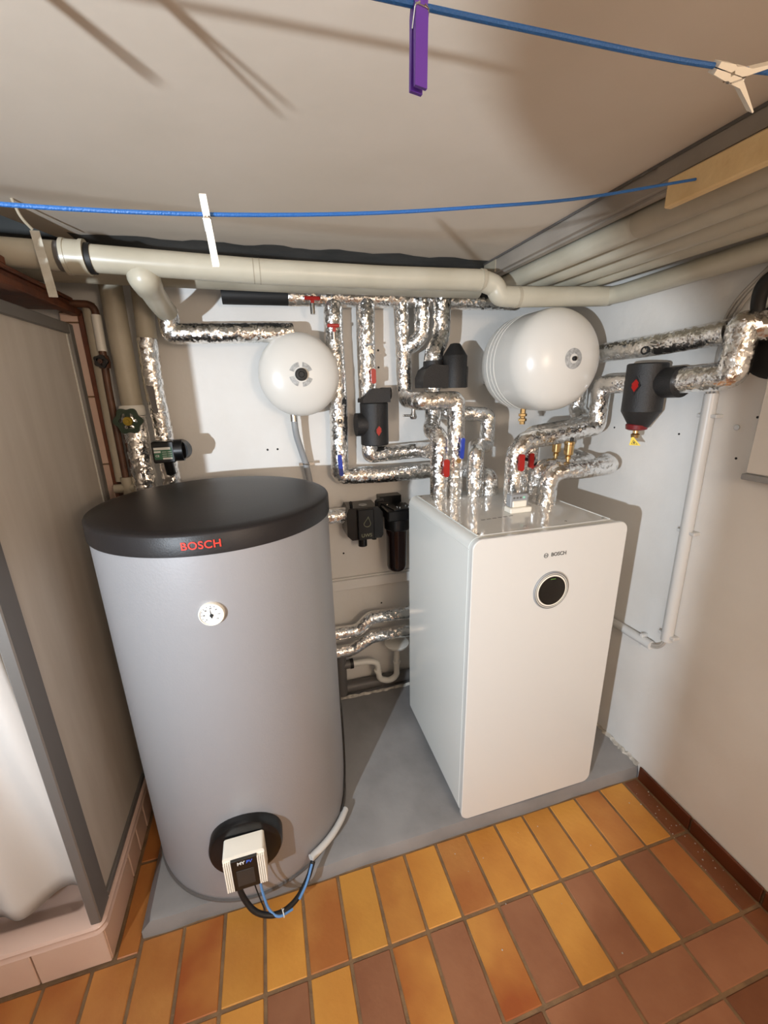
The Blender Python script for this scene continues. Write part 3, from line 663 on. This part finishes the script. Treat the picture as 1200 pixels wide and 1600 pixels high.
sp2 = thing('dirt_separator', (.78, .185, 1.50), 'black dirt separator with red cap and yellow tag, right wall', 'separator')
MB().lathe([(1.540, .030), (1.545, .034), (1.602, .067), (1.768, .067), (1.772, .062)], (.778, .185, 0), n=36).build('case', M_BLACK, sp2, smooth=25)
MB().tube([(.80, .18, 1.70), (.80, .06, 1.704)], .052, n=28).build('pipe_sleeve', M_BLACK, sp2)
MB().lathe([(1.532, .028), (1.536, .036), (1.552, .038), (1.556, .034)], (.772, .188, 0), n=24).build('red_cap', M_REDM, sp2)
MB().lathe([(1.500, .008), (1.503, .014), (1.516, .016), (1.520, .010), (1.536, .010)], (.772, .188, 0), n=18).build('drain_plug', M_BRASS, sp2)
nx = Vector((-.74, -.67, 0)); sx = Vector((.67, -.74, 0))
diamond(sp2, Vector((.778, .185, 1.695))+Vector((-.957, -.29, 0))*.0672, Vector((.29, -.957, 0)), Vector((-.957, -.29, 0)), 1.0)
tg = thing('warning_tag', (.762, .178, 1.48), 'small yellow triangular warning tag below right dirt separator', 'tag')
tf = lambda u, v, d: Vector((.762, .180, 1.487))+sx*u+Vector((0, 0, v))*.95+nx*d+sx*v*-.35
MB().prism([(-.019, -.012), (.019, -.012), (.004, .020), (-.003, .020)], 0, .0012, tf).build('plate', M_YELLOW, tg, smooth=0)
MB().prism([(-.011, -.008), (.011, -.008), (.0, .010)], .0012, .0016, tf).build('symbol', M_PRINT, tg, smooth=0)
MB().prism([(-.0085, -.0065), (.0085, -.0065), (.0, .0075)], .0016, .0020, tf).build('symbol_fill', M_YELLOW, tg, smooth=0)
MB().prism([(-.002, -.005), (.002, -.005), (.0028, .002), (0, .004), (-.0028, .0)], .0020, .0024, tf).build('symbol_mark', M_PRINT, tg, smooth=0)

# ================================================================== beige drain pipes under the ceiling
def pvc(path, r, label, m=None, fil=.05, n=28): return tag(MB().tube(path, r, n=n, fil=fil, fseg=10).build('drain_pipe', m or M_PVC), label, 'pipe')
mp = pvc([(-1.75, .45, 2.098), (-1.03, .45, 2.082), (-.57, .45, 2.070), (-.14, .45, 2.070), (.235, .45, 2.078), (.29, .447, 2.06), (.305, .445, 2.028), (.36, .447, 2.026), (.80, .452, 2.044)], .0365, 'main beige drain pipe across back under the ceiling', fil=.05)
MB().tube([(-1.086, .45, 2.083), (-1.032, .45, 2.082)], .0445, n=32).build('socket', M_PVC, mp)
for x, wd in ((-1.083, .010), (-1.036, .010)):
    MB().tube([(x-wd/2, .45, 2.083), (x+wd/2, .45, 2.083)], .0465, n=32).build('socket_ring', M_PVC, mp)
MB().tube([(-1.030, .45, 2.081), (-1.016, .45, 2.081)], .040, n=32).build('rubber_ring', M_RUB, mp)
MB().tube([(-1.103, .45, 2.083), (-1.087, .45, 2.083)], .0385, n=32).build('rubber_ring', M_GREYPIPE, mp)
MB().tube([(-1.145, .45, 2.084), (-1.104, .45, 2.0835)], .0385, n=32).build('tape_wrap', M_CLEAR, mp)
for x in (.225, .375): MB().tube([(x, .448, 2.078 if x < .3 else 2.0265), (x+.014, .448, 2.078 if x < .3 else 2.027)], .0378, n=32).build('joint_ring', M_PVCD, mp)
for x in (-.575, -.556): MB().tube([(x, .45, 2.0705), (x+.003, .45, 2.0705)], .0370, n=32).build('joint_ring', M_PVCD, mp)
MB().tube([(.345, .38, 2.115), (.318, .405, 2.065)], .012, n=12).build('stub', M_PVC, mp) if False else None
br = MB().tube([(-.905, .45, 2.06), (-.895, .475, 2.034), (-.893, .62, 2.00), (-.893, .735, 1.992)], .037, n=28, fil=.06); br.build('branch', M_PVC, mp)
MB().lathe([(-.046, .006), (-.040, .024), (-.028, .038), (-.012, .045), (.012, .045), (.03, .043), (.05, .042), (.052, .038)], (-.895, .462, 2.038), (0, .96, -.25), 28).build('branch_elbow', M_PVC, mp)
wp = pvc([(.80, .452, 2.044), (.822, .40, 2.046), (.822, .10, 2.054), (.822, -1.6, 2.075)], .033, 'beige drain pipe running forward along the right wall', fil=.04)
p2 = pvc([(-2.2, .66, 2.112), (-.5, .66, 2.100), (.33, .66, 2.105)], .045, 'second beige pipe behind the main drain pipe', M_PVCD)
for i, (x, z, r, lab) in enumerate(((.455, 2.122, .0345, 'first of four parallel beige pipes under ceiling, nearest grey trim'), (.552, 2.120, .036, 'second of four parallel beige pipes from grey trim'),
                               (.665, 2.120, .037, 'third of four parallel beige pipes from grey trim'), (.755, 2.118, .036, 'fourth of four parallel beige pipes, nearest right wall'))):
    o = pvc([(x, .72-.01*i, z), (x, -1.8, z)], r, lab, M_PVC)
    if i == 0: MB().tube([(x, -.02, z), (x, -1.2, z)], r+.0015, n=28).build('sleeve', M_PVCD, o)  # duller skin paints the shade on the near stretch of this pipe
# vertical pipes at left
bv = pvc([(-1.077, .80, 2.12), (-1.080, .80, 1.65)], .038, 'beige vertical drain pipe in left corner', M_PVCD)
MB().lathe([(0, .042), (.006, .046), (.034, .046), (.040, .042)], (-1.083, .80, 1.622), n=28).build('socket', M_PVCW, bv)
bv2 = pvc([(-.975, .79, 2.10), (-.984, .79, 1.895)], .034, 'short beige vertical pipe above foil pipe with meter', M_PVCD)
cpa = tag(MB().tube([(-1.170, .83, 2.03), (-1.178, .83, 1.36)], .022, n=18).build('heating_pipe', M_PVCD), 'thin beige painted pipe beside wooden strip', 'pipe')
cpb = tag(MB().tube([(-1.118, .845, 1.66), (-1.122, .845, 1.36)], .022, n=18).build('heating_pipe', M_PVCD), 'short beige painted pipe behind green hand wheel', 'pipe')
MB().tube([(-1.20, .80, 1.335), (-1.10, .80, 1.335)], .018, n=16).tube([(-1.152, .80, 1.29), (-1.152, .80, 1.38)], .02, n=16).build('fitting', M_PVCD, cpb)
cp = MB().tube([(-1.24, .80, 2.02), (-1.143, .80, 2.02), (-1.143, .80, 1.98)], .018, n=16, fil=.03)
cpo = tag(MB().tube([(-1.30, .80, 2.022), (-1.141, .80, 2.020), (-1.146, .80, 1.82), (-1.150, .80, 1.74), (-1.153, .80, 1.30)], .0125, n=14, fil=.03).build('copper_pipe', M_COPPER), 'thin brown copper pipe with small black valve, left corner', 'pipe')
MB().tube([(-1.142, .80, 1.985), (-1.145, .80, 1.86)], .016, n=14).build('sleeve', M_PVCW, cpo)
MB().lathe([(0, .018), (.02, .022), (.045, .018)], (-1.147, .80, 1.80), n=14).build('valve_body', M_COPPER, cpo)
def wheel(parent, c, r, m, mc, lobes, name='hand_wheel'):
    c = Vector(c); n = lobes*10; ring = []
    for i in range(n):
        a = 2*math.pi*i/n; q = r*(1+.10*math.cos(lobes*a)); ring.append((q*math.cos(a), q*math.sin(a)))
    inner = [(u*.62, v*.62) for u, v in ring]
    V = []; F = []
    for d in (-.007, .007):
        V += [c+Vector((u, d, v)) for u, v in ring]+[c+Vector((u, d, v)) for u, v in inner]
    for i in range(n):
        j = (i+1) % n
        F += [(i, j, n+j, n+i), (2*n+i, 2*n+n+i, 2*n+n+j, 2*n+j), (i, 2*n+i, 2*n+j, j), (n+i, n+j, 3*n+j, 3*n+i)]
    mb = MB().add(V, F)
    for k in range(3):
        a = R(90+120*k); d = Vector((math.cos(a), 0, math.sin(a))); s = Vector((-d.z, 0, d.x))
        mb.add([c+s*.006-Vector((0, .005, 0)), c-s*.006-Vector((0, .005, 0)), c+d*r*.75-s*.009-Vector((0, .005, 0)), c+d*r*.75+s*.009-Vector((0, .005, 0)), c+s*.006+Vector((0, .005, 0)), c-s*.006+Vector((0, .005, 0)), c+d*r*.75-s*.009+Vector((0, .005, 0)), c+d*r*.75+s*.009+Vector((0, .005, 0))],
               [(0, 1, 2, 3), (7, 6, 5, 4), (0, 4, 5, 1), (1, 5, 6, 2), (2, 6, 7, 3), (3, 7, 4, 0)])
    w_ = mb.build(name, m, parent)
    MB().lathe([(-.03, .006), (.004, .006), (.004, r*.38), (.012, r*.34), (.012, r*.14), (.015, r*.12)], c, (0, -1, 0), 20).build('hub', mc, w_)
wheel(cpo, (-1.146, .765, 1.822), .022, M_RUB, M_COPPER, 5)
wheel(G2, (-1.086, .735, 1.605), .047, M_GREEN, mat('dull_brass', lin(150, 128, 44), .4, metal=.6), 6)
# metering device
mt = thing('pump_meter', (-.972, .70, 1.44), 'black box meter with green label on left foil pipe', 'meter')
MB().bbox(-1.010, -.932, .672, .745, 1.446, 1.528, .004).build('housing', M_BLACKP, mt, smooth=0)
MB().cyl((-.925, .705, 1.488), (-.915, .74, 1.488), .040).lathe([(0, .042), (.03, .042)], (-.935, .712, 1.488), (1, .0, 0), 32).build('motor', M_BLACKP, mt)
MB().tube([(-.968, .71, 1.45), (-.965, .72, 1.395)], .018, n=14).build('lower_stem', M_BLACKP, mt)
MB().box(-1.003, -.940, .6712, .6725, 1.460, 1.506).build('label', M_LABELG, mt, smooth=0)
MB().box(-1.003, -.945, .6704, .6716, 1.497, 1.506).box(-1.003, -.980, .6704, .6716, 1.486, 1.493).box(-.975, -.942, .6704, .6716, 1.460, 1.467).build('label_print', M_LABELW, mt, smooth=0)
text_mb('CE', .011, lambda u, v, d: (-.993+u, .6708-d, 1.474+v), depth=.0002).build('lettering', M_LABELW, mt, smooth=0)
for i in range(3):
    MB().box(-.975, -.959, .6704, .6716, 1.472+i*.008, 1.4735+i*.008).box(-.956, -.942, .6704, .6716, 1.472+i*.008, 1.4735+i*.008).build('label_line', M_LABELW, mt, smooth=0)

# ================================================================== water devices between tank and heat pump
uw = thing('leak_controller', (-.17, .80, .98), 'black water device printed UWS with drop symbol', 'controller')
MB().prism([(-.258, 1.030), (-.235, 1.005), (-.090, 1.005), (-.080, 1.02), (-.080, 1.135), (-.105, 1.165), (-.245, 1.165), (-.258, 1.140)], .885, .755, lambda u, v, d: (u, d, v)).build('housing', M_BLACKP, uw, smooth=0)
MB().bbox(-.208, -.128, .738, .80, 1.008, 1.160, .004).build('front_panel', M_BLACKP, uw, smooth=0)
for s_, x in ((-1, -.232), (1, -.108)):
    MB().tube([(x, .77, 1.155), (x, .765, 1.178), (x+s_*.0-.004, .76, 1.19), (x+(.03 if s_ > 0 else -.004), .75, 1.196)], .008, n=10, fil=.01).build('clip', M_BLACKP, uw)
MB().cyl((-.180, .78, .965), (-.180, .78, 1.01), .022).build('outlet', M_BLACKP, uw)
MB().cyl((-.118, .79, .988), (-.118, .79, 1.01), .012).build('outlet', M_BLACKP, uw)
MB().lathe([(0, .020), (.003, .020)], (-.168, .80, 1.1655), n=24).build('top_badge', M_LABELS, uw)
dp = []
for i in range(29):
    a = 2*math.pi*i/28; q = 1-math.sin(a/2)**.6 if False else 1
    t = i/28
    ang = R(-90)+2*math.pi*t; rad = .0165
    u = rad*math.cos(ang); v = rad*math.sin(ang)
    if v > 0: u *= (1-v/rad)**.8; v *= 2.0
    dp.append((-.163+u+.35*max(0, v)*.5, .7368, 1.090+v))
MB().tube(dp, .0017, n=6, fil=.0001).build('drop_symbol', mat('olive_print', lin(120, 122, 100), .5), uw)
text_mb('UWS', .024, lambda u, v, d: (-.167+u, .7375-d, 1.030+v), bold=.02).build('lettering', MATS['olive_print'], uw, smooth=0)
foil([(-.52, .82, 1.118), (-.250, .82, 1.118)], .038, 'short foil pipe between tank and black water device')
wf = thing('water_filter', (-.006, .80, .80), 'black filter housing with dark amber bowl beside heat pump', 'filter')
MB().bbox(-.070, .066, .70, .835, 1.095, 1.150, .006).build('head', M_BLACKP, wf, smooth=0)
MB().prism([(-.072, .855), (.030, .855), (.066, .70), (-.040, .70)], 1.150, 1.156, lambda u, v, d: (u, v, d)).build('bracket', M_BLACKP, wf, smooth=0)
MB().box(-.072, .04, .835, .895, 1.10, 1.19).build('wall_bracket', M_BLACKP, wf, smooth=0)
MB().lathe([(1.040, .060), (1.044, .064), (1.096, .064)], (-.004, .768, 0), n=28).build('ring_nut', M_BLACKP, wf)
MB().lathe([(.815, .020), (.818, .034), (.828, .045), (.845, .049), (1.042, .052)], (-.010, .768, 0), n=36).build('bowl', M_AMBER, wf)
for x, y in ((-.01, .745), (.0, .73), (.035, .75), (.045, .735), (-.045, .80), (.03, .81)): MB().lathe([(0, .0055), (.003, .0055), (.004, .003)], (x, y, 1.156), n=10).build('screw', M_STEEL, wf)
tag(MB().bbox(-.60, .70, .868, YB-.001, .690, .745, .003).box(-.60, .70, .885, YB-.001, .745, .752).build('cable_trunking', M_WALL), 'white horizontal cable trunking low on back wall', 'trunking')
# siphon
sf = thing('siphon_trap', (-.13, .82, .13), 'white plastic siphon trap with funnel below foil pipes', 'siphon')
MB().lathe([(.300, .016), (.318, .018), (.330, .030), (.352, .062), (.366, .068), (.368, .064)], (-.006, .80, 0), n=28).build('funnel', M_PVCW, sf)
MB().tube([(-.006, .80, .31), (-.008, .80, .15), (-.05, .80, .127), (-.11, .80, .150), (-.118, .80, .262), (-.165, .81, .272), (-.290, .82, .272)], .0165, n=18, fil=.05, fseg=10).build('trap_tube', M_PVCW, sf)
for c, d in (((-.0065, .80, .232), (0, 0, 1)), ((-.117, .80, .20), (0, 0, 1))): MB().lathe([(0, .0175), (.002, .021), (.014, .021), (.017, .0175)], c, d, 20).build('nut', M_PVCW, sf)
gp = tag(MB().tube([(-.317, .82, .36), (-.319, .83, .085)], .031, n=20).build('waste_pipe', M_GREYPIPE), 'grey waste standpipe right behind the tank', 'pipe')
MB().tube([(-.319, .82, .272), (-.255, .82, .272)], .024, n=18).build('branch', M_GREYPIPE, gp)
MB().lathe([(0, .027), (.018, .027)], (-.268, .82, .272), (1, 0, 0), 20).build('seal_ring', M_RUB, gp)
tag(MB().tube([(-.90, .858, .094), (.70, .858, .094)], .033, n=20).build('floor_pipe', M_GREYPIPE), 'grey waste pipe lying along back wall on plinth', 'pipe')

# ================================================================== right wall conduits, cables, sleeve, box
c1 = tag(MB().tube([(.858, -.006, 1.665), (.858, -.020, .725)], .0205, n=20).build('cable_conduit', M_COND), 'tall light grey vertical conduit on right wall', 'conduit')
def clip(parent, y, z, dirv):
    MB().bbox(.848, XR, y-.034, y+.034, z-.006, z+.006, .002).build('clip', M_COND, parent, smooth=0)
clip(c1, -.010, 1.592, 0); clip(c1, -.016, 1.178, 0); clip(c1, -.020, .748, 0)
c2 = tag(MB().tube([(.858, .036, .664), (.858, .42, .652)], .0185, n=20).build('cable_conduit', M_COND), 'short grey horizontal conduit behind heat pump on right wall', 'conduit')
MB().bbox(.848, XR, .075, .088, .640, .692, .002).build('clip', M_COND, c2, smooth=0)
for i, dz in enumerate((-.006, .004)):
    tag(MB().tube([(.858, .06, .664+dz), (.858, .02, .668+dz), (.858, -.016+.008*i, .70), (.858, -.018+.008*i, .76)], .0055, n=8, fil=.03).build('grey_cable', M_CABLE), ('lower' if i == 0 else 'upper')+' grey cable bridging the two conduit ends', 'cable')
for i in range(3):
    dy = (i-1)*.013
    tag(MB().tube([(.860, -.006+dy, 1.64), (.862, -.004+dy, 1.70), (.866, .004-dy*.5, 1.78), (.866, -.002+dy, 1.88), (.866, -.035+dy, 1.95), (.866, -.12+dy, 2.03)], .006, n=8, fil=.05).build('grey_cable', M_CABLE),
        ('left', 'middle', 'right')[2-i]+'most of grey cables leaving tall conduit upward' if i != 1 else 'middle one of grey cables leaving tall conduit upward', 'cable')
sl = MB().lathe([(0, .108), (.006, .110), (.012, .100), (.014, .06)], (XR, -.165, 1.815), (-1, 0, 0), 36)
tag(sl.build('wall_sleeve', M_RUB), 'black rubber wall sleeve behind foil pipe at right edge', 'sleeve')
hp_ = [(.84, -.115, 1.86), (.815, -.118, 1.92), (.80, -.135, 1.97), (.80, -.20, 2.00), (.81, -.32, 1.985)]
ho = MB().tube(hp_, .0185, n=16, fil=.05, step=.004, rfun=lambda t: .0185+.0012*math.sin(t*420))
tag(ho.build('corrugated_hose', M_RUB), 'black corrugated hose at upper right edge', 'hose')
db = thing('distribution_box', (.86, -.36, 1.405), 'white wall box cut off by right image edge', 'box')
MB().bbox(.845, XR, -.62, -.168, 1.425, 1.83, .004).build('housing', M_WALL, db, smooth=0)
MB().bbox(.838, XR, -.63, -.162, 1.405, 1.424, .003).build('bottom_lip', M_GREYBOX, db, smooth=0)

# ================================================================== clotheslines, board, pegs
bd = MB().bbox(.348, .370, -1.15, -.190, 2.088, 2.146, .003)
bdo = tag(bd.build('wooden_board', M_WOODL, smooth=0), 'pale wooden board fixed below grey ceiling trim', 'board')
tag(MB().tube([(-2.3, -.40, 1.985), (-1.3, -.40, 1.935), (-.868, -.40, 1.922), (-.637, -.392, 1.932), (-.39, -.365, 1.962), (0, -.315, 2.03), (.347, -.262, 2.117)], .0027, n=8, fil=.12).build('clothesline', M_BLUE), 'thin blue clothesline carrying the white plastic peg', 'clothesline')
tag(MB().tube([(-2.3, -.565, 2.115), (-1.0, -.565, 2.072), (-.396, -.565, 2.075), (-.02, -.572, 2.076), (.348, -.578, 2.105)], .0030, n=8, fil=.12).build('clothesline', M_BLUE), 'thick blue clothesline crossing top of picture', 'clothesline')
def peg(name, pos, zdir, wdir, L, W, T, m, label, jaw=.24, opening=5, wood=False):
    "zdir: from jaws to tail; wdir: width direction; pos: point where the line is gripped"
    z = Vector(zdir).normalized(); w_ = Vector(wdir); w_ = (w_-z*w_.dot(z)).normalized(); t = z.cross(w_)
    o = thing(name, pos, label, 'clothes peg', 'clothes pegs'); pos = Vector(pos)
    for s in (1, -1):
        prof = [(-jaw*L, .0005), (-jaw*L, T*.75), (-.05*L, T), (.0, T*.85), (.10*L, T*1.12), (.25*L, T*1.05), ((1-jaw)*L, T*.72+opening*.0006), ((1-jaw)*L, .0004+opening*.00085), (.24*L, .0016), (.17*L, .0004), (.03*L, .0005), (.0, .003), (-.03*L, .0005)]
        k = math.tan(R(opening)) if opening else 0
        pr = [(a, b+max(0, a-.2*L)*k) for a, b in prof]
        q = MB().prism(pr, -W/2, W/2, lambda a, b, d: pos+z*a+t*(b*s)+w_*d)
        q.build('prong', m, o, smooth=20)
    sp = MB()
    for i in range(4): torus(sp, pos+z*(.22*L)+w_*((i-1.5)*.0018), w_, .0036, .0009, 14, 5)
    for s in (1, -1): sp.tube([pos+z*(.22*L)+w_*(s*W*.52), pos+z*(.05*L)+w_*(s*W*.54)+t*T, pos+z*(.02*L)+w_*(s*W*.2)+t*T*1.15], .0009, n=5, fil=.002)
    sp.tube([pos+z*(.04*L)+w_*(-W*.54)+t*T*1.02, pos+z*(.04*L)+w_*(W*.54)+t*T*1.02], .0009, n=5)
    sp.build('spring', M_STEEL, o)
    return o
peg('clothes_peg', (-.396, -.565, 2.075), (-.02, -.02, -1), (1, .18, 0), .092, .0145, .0062, M_PEGP, 'purple plastic clothes peg hanging on the thick line', jaw=.24, opening=1.5)
peg('clothes_peg', (-.637, -.392, 1.932), (.07, .10, -1), (1, .1, 0), .083, .0088, .0055, M_PEGW, 'white plastic clothes peg on the thin rear line', jaw=.28, opening=3)
peg('clothes_peg', (.020, -.572, 2.076), (.98, .05, -.03), (-.61, -.51, -.376), .100, .012, .0075, M_PEGW, 'pale clothes peg open sideways at top right corner', jaw=.28, opening=13)
peg('clothes_peg', (-.872, -.565, 2.073), (.06, .05, -1), (.8, .6, 0), .088, .012, .0065, M_PEGW, 'clothes peg beyond upper left corner, nearer one', jaw=.22, opening=6)
peg('clothes_peg', (-1.005, -.565, 2.073), (-.02, .05, -1), (.8, .6, 0), .085, .012, .0065, M_PEGW, 'clothes peg beyond upper left corner, farther one', jaw=.30, opening=2)

# ================================================================== shower cabin, shelf, left corner
sh = thing('shower_cabin', (-1.6, .35, 0), 'shower cabin with frosted side panel, grey frame, pink tray', 'shower')
# tiled base
MB().box(-2.15, -1.2215, -.0215, .78, 0, .118).box(-2.15, -1.2215, -.0215, -.012, .1, .15).box(-1.232, -1.2215, -.0215, .78, .1, .15).build('base', mat('dark_grout', lin(72, 58, 50), .9), sh, smooth=0)
ty = [-.030, .207, .302, .398, .50, .62, .76]
for a, b in zip(ty, ty[1:]): MB().bbox(-1.222, -1.210, a+.0028, b-.0028, .003, .146, .002).build('tile', M_TILEP, sh, smooth=0)
for a, b in ((-1.210, -1.402), (-1.402, -1.60), (-1.60, -1.80), (-1.80, -2.0)): MB().bbox(b+.002, a-.002, -.032, -.020, .003, .146, .002).build('tile', M_TILEP, sh, smooth=0)
# tray with raised rounded rim
ro = rrect(-2.15, -1.198, -.044, .785, .028, 6); V = []; F = []
lv = [(0, .150), (-.004, .160), (-.001, .172), (.006, .180), (.016, .183), (.060, .183), (.072, .176), (.10, .135), (.14, .125)]
n = len(ro); cxm, cym = -1.674, .37
for ins, z in lv:
    for x, y in ro:
        V.append((x-math.copysign(min(ins, abs(x-cxm)), x-cxm), y-math.copysign(min(ins, abs(y-cym)), y-cym), z))
for j in range(len(lv)-1):
    for i in range(n): F.append((j*n+i, j*n+(i+1) % n, (j+1)*n+(i+1) % n, (j+1)*n+i))
F.append(tuple(range((len(lv)-1)*n, len(lv)*n)))
MB().add(V, F).build('tray', M_PINK, sh)
ZS = 1.945
MB().bbox(-1.236, -1.207, -.034, .036, .18, ZS, .003).build('post', M_FRAME, sh, smooth=0)
MB().bbox(-1.232, -1.207, .715, .752, .18, ZS, .003).build('post', M_FRAME, sh, smooth=0)
MB().bbox(-1.234, -1.207, .036, .715, ZS-.036, ZS, .003).build('rail', M_FRAME, sh, smooth=0)
MB().bbox(-1.234, -1.207, .036, .715, .182, .205, .003).build('rail', M_FRAME, sh, smooth=0)
MB().bbox(-2.10, -1.236, -.022, .000, ZS-.036, ZS, .003).build('rail', M_FRAME, sh, smooth=0)
MB().box(-1.222, -1.217, .030, .720, .20, ZS-.03).build('side_panel', M_GLASS, sh, smooth=0)
MB().box(-1.2175, -1.2155, .703, .713, .205, ZS-.036).build('seal', M_PVCW, sh, smooth=0)
# curtain hung just inside the front opening
V = []; F = []; nx_, nz_ = 70, 30
for j in range(nz_+1):
    tz = j/nz_; z = 1.90+(.192-1.90)*tz
    for i in range(nx_+1):
        t = i/nx_; x = -2.05+(2.05-1.262)*t - .030*math.exp(-((t-1)/.1)**2)*math.sin(tz*5)
        y = .052+.022*math.sin(t*30+1.2*math.sin(tz*3.1))*(.6+.5*tz)+.016*math.sin(t*11+tz*4)+.020*math.sin(tz*7)*t*t
        V.append((x, y, z+.004*math.sin(t*17)*tz))
for j in range(nz_):
    for i in range(nx_): a = j*(nx_+1)+i; F.append((a, a+1, a+nx_+2, a+nx_+1))
cu = MB().add(V, F).build('shower_curtain', M_CURT, smooth=80)
so = cu.modifiers.new('thick', 'SOLIDIFY'); so.thickness = .002
tag(cu, 'white crumpled shower curtain hanging inside the cabin', 'curtain')
# wall end with tile strip and wooden edge left of the pipes
ws = struct(MB().box(-1.275, -1.214, .848, YB, .15, 2.0).build('wall_shower', M_GROUT, smooth=0), 'tiled end of shower wall beside the pipes')
zz = [1.998, 1.963, 1.697, 1.432, 1.167, .902, .637]
for a, b in zip(zz, zz[1:]):
    MB().bbox(-1.272, -1.2145, .838, .850, b+.0025, a-.0025, .0015).build('tile', M_TILEP, ws, smooth=0)
struct(MB().bbox(-1.2135, -1.196, .832, .90, .2, 1.995, .002).build('trim_2', M_WOODD, smooth=0), 'dark wooden strip on the tiled wall edge')
sf_ = thing('wooden_shelf', (-1.5, .5, 1.975), 'dark brown wooden shelf above the shower cabin', 'shelf')
MB().bbox(-2.1, -1.215, .10, .86, 2.008, 2.028, .003).build('board', M_WOODD, sf_, smooth=0)
MB().bbox(-1.235, -1.200, .10, .88, 1.985, 2.008, .003).build('edge_slat', M_WOODD, sf_, smooth=0)
MB().bbox(-1.245, -1.205, .10, .80, 2.028, 2.040, .003).build('edge_slat', M_WOODD, sf_, smooth=0)
tag(MB().bbox(-1.30, -1.212, .33, .40, 2.0405, 2.064, .004).build('wood_block', M_WOODD, smooth=0), 'small dark wooden block on shelf under drain pipe', 'block')
tag(MB().bbox(-1.36, -1.222, .28, .315, 2.0405, 2.150, .004).build('timber_offcut', M_WOODO, smooth=0), 'orange timber offcut standing at far left on the shelf', 'timber')
st = MB(); pts = [(-1.125, .386, 2.125), (-1.118, .378, 2.06), (-1.115, .385, 1.965)]
for a, b in zip(pts, pts[1:]):
    st.add([(a[0]-.011, a[1], a[2]), (a[0]+.011, a[1], a[2]), (b[0]+.011, b[1], b[2]), (b[0]-.011, b[1], b[2]), (a[0]-.011, a[1]+.0015, a[2]), (a[0]+.011, a[1]+.0015, a[2]), (b[0]+.011, b[1]+.0015, b[2]), (b[0]-.011, b[1]+.0015, b[2])],
           [(0, 1, 2, 3), (7, 6, 5, 4), (0, 4, 5, 1), (1, 5, 6, 2), (2, 6, 7, 3), (3, 7, 4, 0)])
tag(st.build('tape_strip', M_CLEAR, smooth=0), 'loose end of tape hanging from main drain pipe', 'tape')
tag(MB().tube([(-1.165, .40, 2.20), (-1.158, .41, 2.16), (-1.145, .43, 2.14)], .004, n=8).build('pipe_hanger', M_PVCD), 'thin hanger strap above drain pipe at upper left', 'hanger')

# plaster crumbs lying on the tiles near the right wall
cr = MB()
for i in range(46):
    if i < 34: x, y = XR-.02-abs(random.gauss(0, .05)), random.uniform(-.45, -.01)
    else: x, y = random.uniform(-.3, .6), random.uniform(-.5, -.02)
    q = random.uniform(.001, .0032); a_ = random.uniform(0, 3)
    cr.lathe([(0, q), (q*.5, q*.8), (q*.8, q*.3)], (x, y, .0004), n=5)
cr = cr.build('plaster_crumbs', M_CONCEDGE, smooth=0)
tag(cr, 'tiny white plaster crumbs scattered on the tiles', 'debris', kind='stuff')
